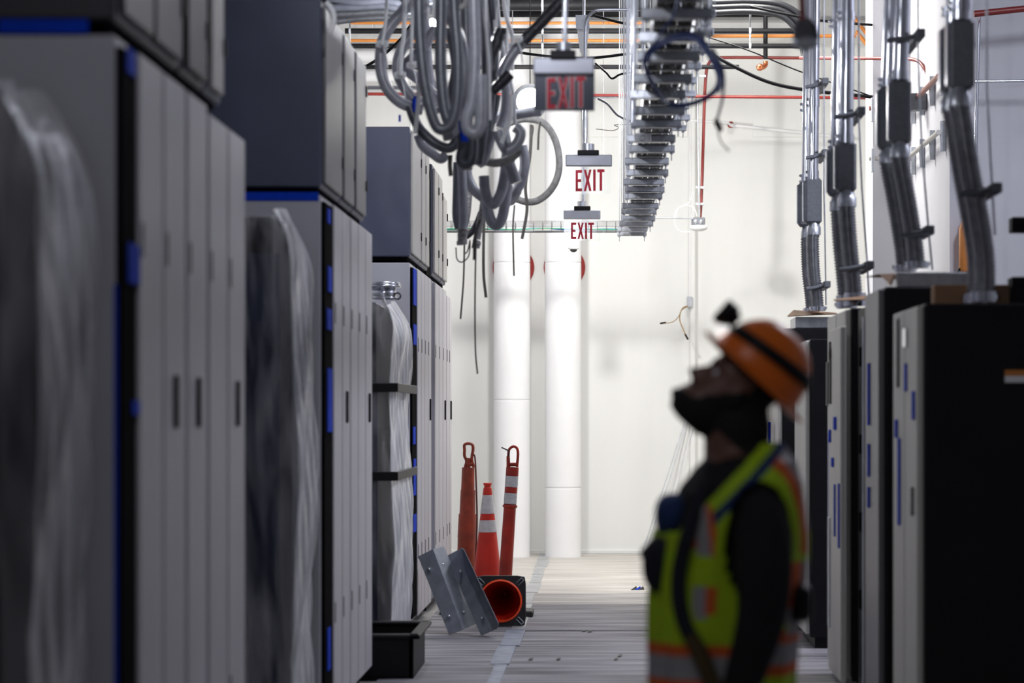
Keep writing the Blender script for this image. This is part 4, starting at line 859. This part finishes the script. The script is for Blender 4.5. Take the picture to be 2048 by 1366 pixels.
at_top('rubber_block', -.66, -.52, 18.4, 18.75, .007, .055, RUBBER, 'black rubber foot poking out behind the fallen cone base', 'rubber base', .01)
single('rubber_block', bx((-1.22, 18.6, .007), (-.98, 19.0, .05), .012), RUBBER, 'black rubber base half hidden behind the galvanised channels', 'rubber base')
# delineator post with bands
t = thing('delineator_post', P(1010, 1180, 20.4), 'slim red-orange post with two white bands and a loop handle, leaning', 'post')
a = Vector((P(1008, 0, 20.4).x, 20.4, .015)); b_ = P(1025, 934, 20.4); ax = (b_-a).normalized(); L = (b_-a).length
bx((a.x-.17, a.y-.17, .007), (a.x+.17, a.y+.17, .04), .01).build('base', RUBBER, t)
def seg(z0, z1, r0, r1, m, nm): MB().lathe(a, [(r0-.004, z0), (r0, z0+.002), (r0, z0+.005), (r1, z1-.005), (r1, z1-.002), (r1-.004, z1)], ax, 24).build(nm, m, t)
k = lambda y: (P(0, y, 20.4).z-a.z)/ax.z
seg(.0, k(1013), .056, .050, POST, 'post_body'); seg(k(1015), k(1010), .060, .060, POST, 'collar'); seg(k(1010), k(1008), .052, .052, POST, 'post_body')
seg(k(1008), k(986), .053, .053, REFL, 'reflective_band'); seg(k(986), k(974), .052, .052, POST, 'post_body'); seg(k(974), k(952), .053, .053, REFL, 'reflective_band'); seg(k(952), k(934), .052, .052, POST, 'post_body')
h = [(1018, 934), (1017, 905), (1021, 896), (1028, 893), (1034, 897), (1036, 908), (1034, 934)]
m = MB().tube(spline([P(x, y, 20.4) for x, y in h], 5), .011, 8); m.tube([P(1018, 929, 20.4), P(1035, 929, 20.4)], .016, 8).box(P(1013, 936, 20.36), P(1018, 912, 20.44)); m.build('handle', POST, t)
MB().tube(spline([P(1016, 912, 20.3), P(1018, 903, 20.3), P(1010, 898, 20.3), P(1003, 895, 20.3)], 4), .005, 6).build('tie', BLACK, t)
# stacked tubular post
t = thing('delineator_post', P(937, 1180, 21.5), 'stepped brown-orange post with an eight-shaped grip and hanging strap', 'post')
D = 21.5; bx((P(937, 0, D).x-.16, D-.16, .007), (P(937, 0, D).x+.16, D+.16, .04), .01).build('base', RUBBER, t)
for (y0, y1, xa_, xb_) in ((1190, 1075, 913, 953), (1075, 1028, 915, 953), (1028, 980, 919, 951), (980, 935, 922, 949)):
    A, B = P((xa_+xb_)/2, y0, D), P((xa_+xb_)/2+1, y1, D); A.z = max(A.z, .04); R = (xb_-xa_)/2*D/FPX
    MB().tube([A, B], [R, R*.93], 24).build('post_segment', POSTD, t)
h = [(930, 935), (933, 922), (929, 912), (929, 900), (929, 890), (937, 887), (945, 890), (946, 900), (944, 912), (944, 922), (948, 935)]
MB().tube(spline([P(x, y, D) for x, y in h], 4), .013, 8).tube([P(936, 935, D), P(938, 916, D)], .02, 8).tube([P(932, 928, D), P(945, 928, D)], .02, 8).build('grip', POSTD, t)
MB().tube(spline([P(946, 908, D), P(950, 916, D-.03), P(952, 960, D-.1), P(954, 1040, D-.12), P(951, 1130, D-.12)], 5), .008, 6, flat=.5).build('strap', mat('dark_red_strap', (.08, .014, .008), .7), t)
# galvanised channels leaning
def leaning(name_label, quads, bolts):
    base = P(quads[0][2][0], 1270, 17.0); base.z = 0
    t = thing('steel_channel', base, name_label, 'steel channel', 'galvanised channels leaning together')
    m = MB()
    for pts in quads:
        f = [P(x, y, d) for x, y, d in pts]; nrm = (f[1]-f[0]).cross(f[2]-f[0]).normalized()
        if nrm.y > 0: nrm = -nrm
        g = [p-nrm*.004 for p in f]
        m.add(f+g, [(0, 1, 2, 3), (7, 6, 5, 4), (0, 4, 5, 1), (1, 5, 6, 2), (2, 6, 7, 3), (3, 7, 4, 0)])
    m.build('folded_sheet', mat('channel_zinc', (.25, .27, .31), .55, .2, .2, 14, .06, 60), t)
    for x, y, d in bolts: MB().lathe(P(x, y, d-.055), [(0, -.006), (.006, -.005), (.009, 0), (.009, .07)], (0, 1, 0), 10).build('bolt', mat('bright_bolt', (.9, .9, .92), .2, .8), t)
leaning('first galvanised channel, leaning on the last pale cabinets, two folded faces', [
    [(836, 1113, 17.30), (866, 1098, 17.27), (926, 1259, 16.92), (898, 1270, 16.95)],
    [(866, 1098, 17.27), (888, 1093, 17.37), (954, 1246, 17.02), (926, 1259, 16.92)]], [(858, 1138, 17.24), (886, 1129, 17.28), (898, 1232, 17.03), (927, 1224, 17.06)])
leaning('second galvanised channel, leaning in front of the fallen cone with an upturned edge', [
    [(893, 1112, 17.34), (923, 1096, 17.3), (994, 1257, 16.85), (962, 1271, 16.89)],
    [(923, 1096, 17.3), (928, 1100, 17.1), (997, 1248, 16.70), (994, 1257, 16.85)]], [(921, 1142, 17.18), (964, 1236, 16.95)])
# scraps on the floor
for i, (px, py) in enumerate(((1268, 1180), (1276, 1181), (1282, 1179))):
    c = P(px, py, 21.3); m = MB().add([(c.x-.03, c.y-.05, .013), (c.x+.03, c.y-.02, .013), (c.x+.02, c.y+.05, .04), (c.x-.02, c.y+.04, .013), (c.x, c.y, .005)], [(0, 1, 2, 3), (0, 4, 1), (1, 4, 2), (2, 4, 3), (3, 4, 0)])
    single('tape_scrap', m, (BLACK, TAPE, BLACK)[i], ('black', 'bluish', 'curled dark')[i]+' scrap on the floor in front of the man\'s waist', 'scrap')
for i, (px, py, d) in enumerate(((1062, 1322, 15.2), (1117, 1322, 15.2), (1168, 1265, 17.2), (1180, 1266, 17.2), (1240, 1315, 15.5), (1232, 1322, 15.2))):
    z = .013; dd = 1.5*FPX/(py-830)
    m = MB().add([((px-VX-5)*dd/FPX, dd-.06, z), ((px-VX+4)*dd/FPX, dd-.03, z), ((px-VX+5)*dd/FPX, dd+.05, z+.003), ((px-VX-3)*dd/FPX, dd+.05, z), ((px-VX)*dd/FPX, dd, .004)], [(0, 1, 2, 3), (0, 4, 1), (1, 4, 2), (2, 4, 3), (3, 4, 0)])
    single('debris_chip', m, BLACK, ('dark chip nearest the floor tape', 'dark chip in the middle of the floor, nearest the camera', 'dark chip on the floor in front of the fallen cone, first of a pair', 'dark chip on the floor in front of the fallen cone, second of a pair', 'dark chip beside the vest hem, closer to the man', 'dark chip beside the vest hem, a step from the man')[i], 'debris', 'dark chips on the floor')

# ------------------------------------------------------------------ the man
PY = 6.58
def Q(px, py, y=0.): v = P(px, py, PY); return Vector((v.x, PY+y, v.z))
man = thing('person', (.34, PY, 0), 'man in orange hard hat and lime safety vest, looking up', 'person')
HC = Q(1470, 783); TH = radians(42)
Fv = Vector((-cos(TH), 0, sin(TH))); Uv = Vector((sin(TH), 0, cos(TH))); Sv = Vector((0, -1, 0))
def Hd(f, s, u, o=HC): return o+Fv*f+Sv*s+Uv*u
raw = MB()
def closed(rings):
    n = len(rings[0]); vs = [v for r in rings for v in r]
    fs = [(i*n+k, i*n+(k+1) % n, (i+1)*n+(k+1) % n, (i+1)*n+k) for i in range(len(rings)-1) for k in range(n)]
    fs += [tuple(range(n-1, -1, -1)), tuple(range((len(rings)-1)*n, len(rings)*n))]
    raw.add(vs, fs, True)
def lerpt(tab, u):
    if u <= tab[0][0]: return tab[0][1:]
    for a, b in zip(tab, tab[1:]):
        if u <= b[0]:
            t_ = (u-a[0])/(b[0]-a[0]); t_ = t_*t_*(3-2*t_)*.5+t_*.5; return [p+(q-p)*t_ for p, q in zip(a[1:], b[1:])]
    return tab[-1][1:]
HT = [(-.152, .072, .000, .026), (-.142, .104, -.020, .048), (-.105, .118, -.045, .062), (-.07, .100, -.062, .064), (-.04, .090, -.078, .070), (0, .086, -.092, .074), (.03, .094, -.098, .076), (.07, .088, -.098, .074), (.10, .066, -.082, .060), (.118, .035, -.055, .036), (.124, .01, -.03, .012)]
rings = []
for i in range(64):
    u = -.152+.276*i/63; fr, bk, w = lerpt(HT, u); ring_ = []
    for k in range(48):
        a = 2*pi*k/48; ca, sa = cos(a), sin(a)
        cf = (fr+bk)/2; rf = (fr-bk)/2
        f = cf+rf*math.copysign(abs(ca)**.92, ca); s = w*math.copysign(abs(sa)**.95, sa)
        if ca > 0:
            ang = sa
            nose = .034*exp(-((u+.038)/.014)**2)+.022*exp(-((u+.018)/.018)**2)+.009*exp(-((u)/.016)**2)
            f += nose*1.12*exp(-(ang/.20)**2)
            f += .010*exp(-((u+.068)/.006)**2)*exp(-(ang/.38)**2)+.012*exp(-((u+.082)/.007)**2)*exp(-(ang/.36)**2)
            f += .012*exp(-((u+.108)/.014)**2)*exp(-(ang/.45)**2)+.006*exp(-((u-.026)/.012)**2)*exp(-(ang/.8)**2)
            f -= .012*exp(-((u-.004)/.012)**2)*(exp(-((ang-.42)/.2)**2)+exp(-((ang+.42)/.2)**2))
        ring_.append(Hd(f, s, u))
    rings.append(ring_)
closed(rings)
def limb(pts, rad, flatx=1., n=20):
    sp = spline(pts, 6); m = len(sp); rr = spline([Vector((r, 0, 0)) for r in rad], 6)
    raw.tube(sp, [v.x for v in rr], n, True)
def ell(c, r, n=14, m=20):
    rings = []
    for i in range(1, n):
        a = pi*i/n; rings.append([Vector(c)+Vector((r[0]*sin(a)*cos(2*pi*k/m), r[1]*sin(a)*sin(2*pi*k/m), -r[2]*cos(a))) for k in range(m)])
    closed(rings)
for s in (-1, 1):       # ears
    e = [[Hd(-.012+(.018*cos(b)*q), s*(.070+.006*j), -.012+.032*sin(b)*q) for b in [2*pi*k/16 for k in range(16)]] for j, q in ((0, .6), (1, 1.), (2, 1.), (3, .7))]
    if s < 0: e = [r[::-1] for r in e]
    closed(e)
limb([Hd(-.04, 0, -.02), Q(1478, 850), Q(1474, 895), Q(1484, 945)], [.074, .086, .088, .098])
# torso rings: z, centre x, half depth, half width
TR = [(.84, .315, .160, .175), (.92, .312, .170, .178), (1.02, .316, .178, .180), (1.12, .325, .184, .188), (1.22, .338, .182, .200), (1.30, .358, .164, .208), (1.35, .370, .140, .19), (1.385, .378, .112, .13), (1.41, .382, .085, .09)]
def tring(z, dx=0, dy=0, n=40):
    cx_, rx, ry = lerpt(TR, z)
    return [Vector((cx_-(rx+dx)*math.copysign(abs(cos(a))**.85, cos(a)), PY-(ry+dy)*math.copysign(abs(sin(a))**.85, sin(a)), z)) for a in [2*pi*k/n for k in range(n)]]
closed([tring(.84+.57*i/24) for i in range(25)])
for s in (-1, 1):
    limb([Vector((.32, PY+s*.085, .90)), Vector((.315, PY+s*.095, .70)), Vector((.31, PY+s*.10, .47)), Vector((.335, PY+s*.10, .28)), Vector((.35, PY+s*.10, .09))], [.098, .085, .062, .060, .050])
    limb([Vector((.40, PY+s*.10, .055)), Vector((.34, PY+s*.102, .062)), Vector((.25, PY+s*.108, .050)), Vector((.16, PY+s*.115, .040))], [.040, .050, .045, .034])
# near arm (hangs, forearm slightly forward), far arm bent up to the chest strap
limb([Q(1508, 990, -.140), Q(1513, 1035, -.198), Q(1516, 1110, -.235), Q(1512, 1215, -.24), Q(1480, 1330, -.235), Q(1450, 1410, -.23)], [.056, .067, .074, .064, .052, .038])
limb([Q(1500, 990, .145), Q(1500, 1030, .21), Q(1470, 1100, .25), Q(1420, 1160, .24), Q(1370, 1150, .18), Q(1325, 1130, .10)], [.066, .068, .058, .048, .042, .034])
def hand(w, d, palmn, curl, L=.085):
    w = Vector(w); d = Vector(d).normalized(); pn = Vector(palmn).normalized(); sd = d.cross(pn).normalized()
    rr = []
    for t_, ww, th in ((0, .026, .022), (.03, .036, .019), (.065, .042, .016), (L, .040, .013)):
        rr.append([w+d*t_+sd*cos(a)*ww+pn*sin(a)*th for a in [2*pi*k/16 for k in range(16)]])
    closed(rr)
    for i, (o, l) in enumerate(((-.030, .066), (-.010, .076), (.011, .072), (.030, .056))):
        p = w+d*(L-.012)+sd*o; q = [p]; ang = 0
        for j, f in enumerate((.45, .3, .25)):
            ang += curl*(.6+.3*j); q.append(q[-1]+(d*cos(ang)+pn*sin(ang))*l*f)
        q.insert(1, p+d*.012)
        raw.tube(q, [.0095, .0095, .009, .0085, .007], 10)
    p = w+d*.03-sd*.03; raw.tube([p, p-sd*.018+d*.02+pn*.012, p-sd*.02+d*.045+pn*.024, p-sd*.012+d*.062+pn*.030], [.012, .012, .0105, .008], 10)
hand(Q(1450, 1412, -.23), (-.25, .05, -1), (-.6, .8, .0), .35)
hand(Q(1322, 1130, .09), (-.45, -.8, .1), (.6, -.1, .5), .75, .06)
me = bpy.data.meshes.new('raw'); me.from_pydata(raw.v, [], raw.f); me.update()
ro = bpy.data.objects.new('raw', me); COL.objects.link(ro)
md = ro.modifiers.new('r', 'REMESH'); md.mode = 'VOXEL'; md.voxel_size = .0052
ms = ro.modifiers.new('s', 'SMOOTH'); ms.factor = .5; ms.iterations = 3
dg = bpy.context.evaluated_depsgraph_get(); bm_ = bpy.data.meshes.new_from_object(ro.evaluated_get(dg))
bpy.data.objects.remove(ro)
bm_.transform(Matrix.Translation(-Vector((.34, PY, 0)))); bm_.name = 'body'
bm_.materials.clear()
for q in (SHIRT, SKIN, BEARD, TROU, GLOVE, RUBBER): bm_.materials.append(q)
neck_c = Q(1430, 905)
for pl in bm_.polygons:
    c = pl.center+Vector((.34, PY, 0)); pl.use_smooth = True; r = c-HC; f, s, u = r.dot(Fv), r.dot(Sv), r.dot(Uv); i = 0
    if c.z < .115: i = 5
    elif c.z < .86 and abs(c.y-PY) < .21: i = 3
    elif c.z > Q(0, 925).z+(.30-c.x)*.6-.005 and (c.x < .46 or u > -.2) and abs(c.y-PY) < .115:
        i = 1
        jaw = -.088+.10*max(0, min(1, (.075-f)/.09))
        if (u < jaw-.0 and f > -.03 and u > -.17) or (abs(u+.058) < .006 and f > .088): i = 2
        if f < -.012 and u > -.11 and f < -.03: i = 2
        if u > .05: i = 2
    if (c-Q(1450, 1412, -.23)).length < .19 and c.z < Q(0, 1412).z+.0 and c.y < PY-.12: i = 4
    if c.x < Q(1326, 0).x and abs((c-Q(1300, 1130, .03)).length) < .15 and c.x < .165 and abs(c.z-Q(0, 1130).z) < .09 and c.x < .175: i = 4
    pl.material_index = i
body = bpy.data.objects.new('body', bm_); COL.objects.link(body); body.parent = man; BASE[body.name] = BASE[man.name]
for s in (-1, 1):
    m = MB(); c = Hd(.072, s*.030, .004); m.lathe(c-Fv*.010, [(0, -.002), (.009, 0), (.0118, .006), (.010, .012), (.005, .0155), (0, .0165)], Fv, 14); o = m.build('eye', WHITE, man)
    m = MB(); m.lathe(c+Fv*.0045, [(.0052, 0), (.004, .0022), (0, .003)], Fv, 12); m.build('iris', BLACK, o)
    m = MB().tube(spline([Hd(.090, s*.014, .022), Hd(.088, s*.032, .027), Hd(.070, s*.050, .021)], 4), .0035, 6); m.build('eyebrow', BEARD, man)
# hard hat with full brim, headlamp strap and lamp
BC = Hd(-.0107, 0, .0565)
hat = MB(); seg_ = 56; prof = []
for i in range(15):
    a = (pi/2)*i/14; prof.append((.136*cos(a)**.85 if i < 14 else .0, .006+.152*sin(a)))
pf = [(.172, -.004), (.176, .000), (.170, .004), (.150, .007), (.140, .010)]+prof
pin = [(r-.004 if r > .004 else 0, h-.004) for r, h in prof][::-1]+[(.140, .004), (.168, -.004), (.172, -.004)]
vs = []; al = pf+pin
for r, h in al:
    for k in range(seg_):
        a = 2*pi*k/seg_; lift = .010*max(0, cos(a))**2*(max(0, r-.14)/.035) if r > .14 else 0
        ridge = .004*exp(-(sin(a)/.12)**2) if r < .13 and r > .01 else 0
        vs.append(BC+Fv*(r*1.0*cos(a))+Sv*(r*.86*sin(a))+Uv*(h+lift+ridge))
fs = [(i*seg_+k, i*seg_+(k+1) % seg_, (i+1)*seg_+(k+1) % seg_, (i+1)*seg_+k) for i in range(len(al)-1) for k in range(seg_)]
hat.add(vs, fs, True); hat.build('hard_hat', HAT, man)
def domer(h): 
    for (r0, h0), (r1, h1) in zip(prof, prof[1:]):
        if h0 <= h <= h1: return r0+(r1-r0)*(h-h0)/(h1-h0)
    return .1
vs = []
for j, (h, e) in enumerate(((.060, .003), (.060, .006), (.092, .007), (.092, .003))):
    for k in range(seg_): a = 2*pi*k/seg_; r = domer(h)+e; vs.append(BC+Fv*(r*cos(a))+Sv*(r*.87*sin(a))+Uv*(h-.012*cos(a)))
MB().add(vs, [(i*seg_+k, i*seg_+(k+1) % seg_, (i+1)*seg_+(k+1) % seg_, (i+1)*seg_+k) for i in range(3) for k in range(seg_)], True).build('headlamp_strap', BLACK, man)
lc = BC+Fv*.128+Uv*.080
def blob(name, m, c, r, sq=.6):
    mb = MB(); n, k_ = 14, 20; vs = []
    for i in range(n+1):
        a = -pi/2+pi*i/n
        for k in range(k_):
            b = 2*pi*k/k_; f = lambda v: math.copysign(abs(v)**sq, v)
            vs.append((c.x+r[0]*f(cos(a))*f(cos(b)), c.y+r[1]*f(cos(a))*f(sin(b)), c.z+r[2]*f(sin(a))))
    mb.add(vs, [(i*k_+k, i*k_+(k+1) % k_, (i+1)*k_+(k+1) % k_, (i+1)*k_+k) for i in range(n) for k in range(k_)], True); return mb.build(name, m, man)
MB().tube([lc, lc+Fv*.012, lc+Fv*.018, lc+Fv*.050, lc+Fv*.058], [.022, .024, .034, .036, .030], 20).build('headlamp', BLACK, man)
MB().lathe(lc-Uv*.034+Fv*.012, [(0, .020), (.014, .017), (.020, .008), (.022, -.004), (.0, -.016)], (Fv-Uv*.35), 18).build('headlamp_lens', HEADL, man)
# vest: a shell round the torso, coloured by panel
XO = lambda px: (px-VX)*PY/FPX
ZO = lambda py: EYE+(VY-py)*PY/FPX
VR = [(.66, .312, .185, .205), (.80, .308, .190, .205), (.95, .314, .196, .205), (1.07, .322, .204, .212), (1.18, .332, .198, .222), (1.26, .345, .180, .228), (1.32, .365, .155, .225), (1.37, .385, .120, .19), (1.41, .393, .085, .13), (1.44, .398, .062, .09)]
nz, na = 130, 200; vs = []
for i in range(nz+1):
    z = .66+.78*i/nz; cx_, rx, ry = lerpt(VR, z)
    for k in range(na):
        a = 2*pi*k/na
        rip = .006*sin(a*9+z*6)+.004*sin(a*17-z*9)
        vs.append((cx_-(rx+rip)*math.copysign(abs(cos(a))**.8, cos(a)), PY-(ry+rip*.5)*math.copysign(abs(sin(a))**.8, sin(a)), z))
vest = MB(); vest.v = vs
A0 = Vector((XO(1532), ZO(872))); nn = Vector((-.718, .697)); arm_c = (XO(1512), ZO(1082))
for i in range(nz):
    for k in range(na):
        ids = (i*na+k, i*na+(k+1) % na, (i+1)*na+(k+1) % na, (i+1)*na+k)
        c = sum((Vector(vs[q]) for q in ids), Vector())/4
        a = 2*pi*(k+.5)/na; side = abs(sin(a))
        s = (Vector((c.x, c.z))-A0).dot(nn)
        dd = sqrt(((c.x-arm_c[0])/(.092 if c.x < arm_c[0] else .086))**2+((c.z-arm_c[1])/.163)**2)
        if s > .0 and c.z > 1.20 and not (c.x > .46 and c.z < 1.42): continue
        if c.z > 1.43 : continue
        if abs(c.y-PY) > .10 and dd < 1: continue
        back = c.x > .40
        mi = 0
        zb_ = c.z-(.035 if back else 0)
        if .914 > zb_ > .88 or .822 > zb_ > .795: mi = 1
        elif .88 >= zb_ >= .822: mi = 2
        if abs(c.y-PY) > .06:
            if dd < 1.26: mi = 0
            elif dd < 1.50 and c.z > arm_c[1]-.03: mi = 1
            elif dd < 1.75 and c.z > arm_c[1]+.03: mi = 2
            elif dd >= 1.75 and c.z > 1.24: mi = 3
        if s > -.030 and c.z > 1.19: mi = 0
        elif s > -.054 and c.z > 1.20: mi = 3
        if not back and side > .12:
            if abs(c.x-(.262-.1*(c.z-1.1))) < .017 and 1.14 < c.z < 1.27: mi = 2
            elif abs(c.x-(.262-.1*(c.z-1.1))) < .030 and 1.16 < c.z < 1.27: mi = 1
            if abs(c.x-.245) < .016 and .98 < c.z < 1.06: mi = 2
            elif abs(c.x-.275) < .014 and .99 < c.z < 1.06: mi = 1
        if back and c.x > .47 and .93 < c.z < 1.01: mi = 2
        if back and 1.0 < c.z < 1.12: mi = 1 if (c.x < .515) else 2
        vest.f.append(ids); vest.sm.append(True); vest.mi.append(mi)
vo = vest.build('safety_vest', [LIME, VORG, VSIL, VNAVY], man)
sd_ = vo.modifiers.new('thick', 'SOLIDIFY'); sd_.thickness = .004
# pouches and radio straps on the chest, front
blob('chest_pouch', VNAVY, Q(1345, 1030, -.05), (.048, .09, .060), .8)
blob('radio_pouch', TROU, Q(1325, 1125, -.08), (.055, .07, .075), .8)
blob('radio', BLACK, Q(1388, 1010, -.14), (.022, .02, .05))
MB().tube(spline([Q(1400, 975, -.19), Q(1370, 1060, -.215), Q(1352, 1150, -.205), Q(1362, 1230, -.205), Q(1400, 1300, -.215), Q(1430, 1390, -.22)], 6), .020, 10, flat=.35).build('shoulder_strap', TROU, man)
MB().tube(spline([Q(1375, 1255, -.225), Q(1400, 1310, -.235), Q(1428, 1366, -.23)], 5), .020, 10, flat=.4).build('tool_lanyard', mat('brown_webbing', (.07, .045, .01), .8), man)
blob('waist_pouch', BLACK, Q(1595, 1200, -.10), (.03, .06, .05))
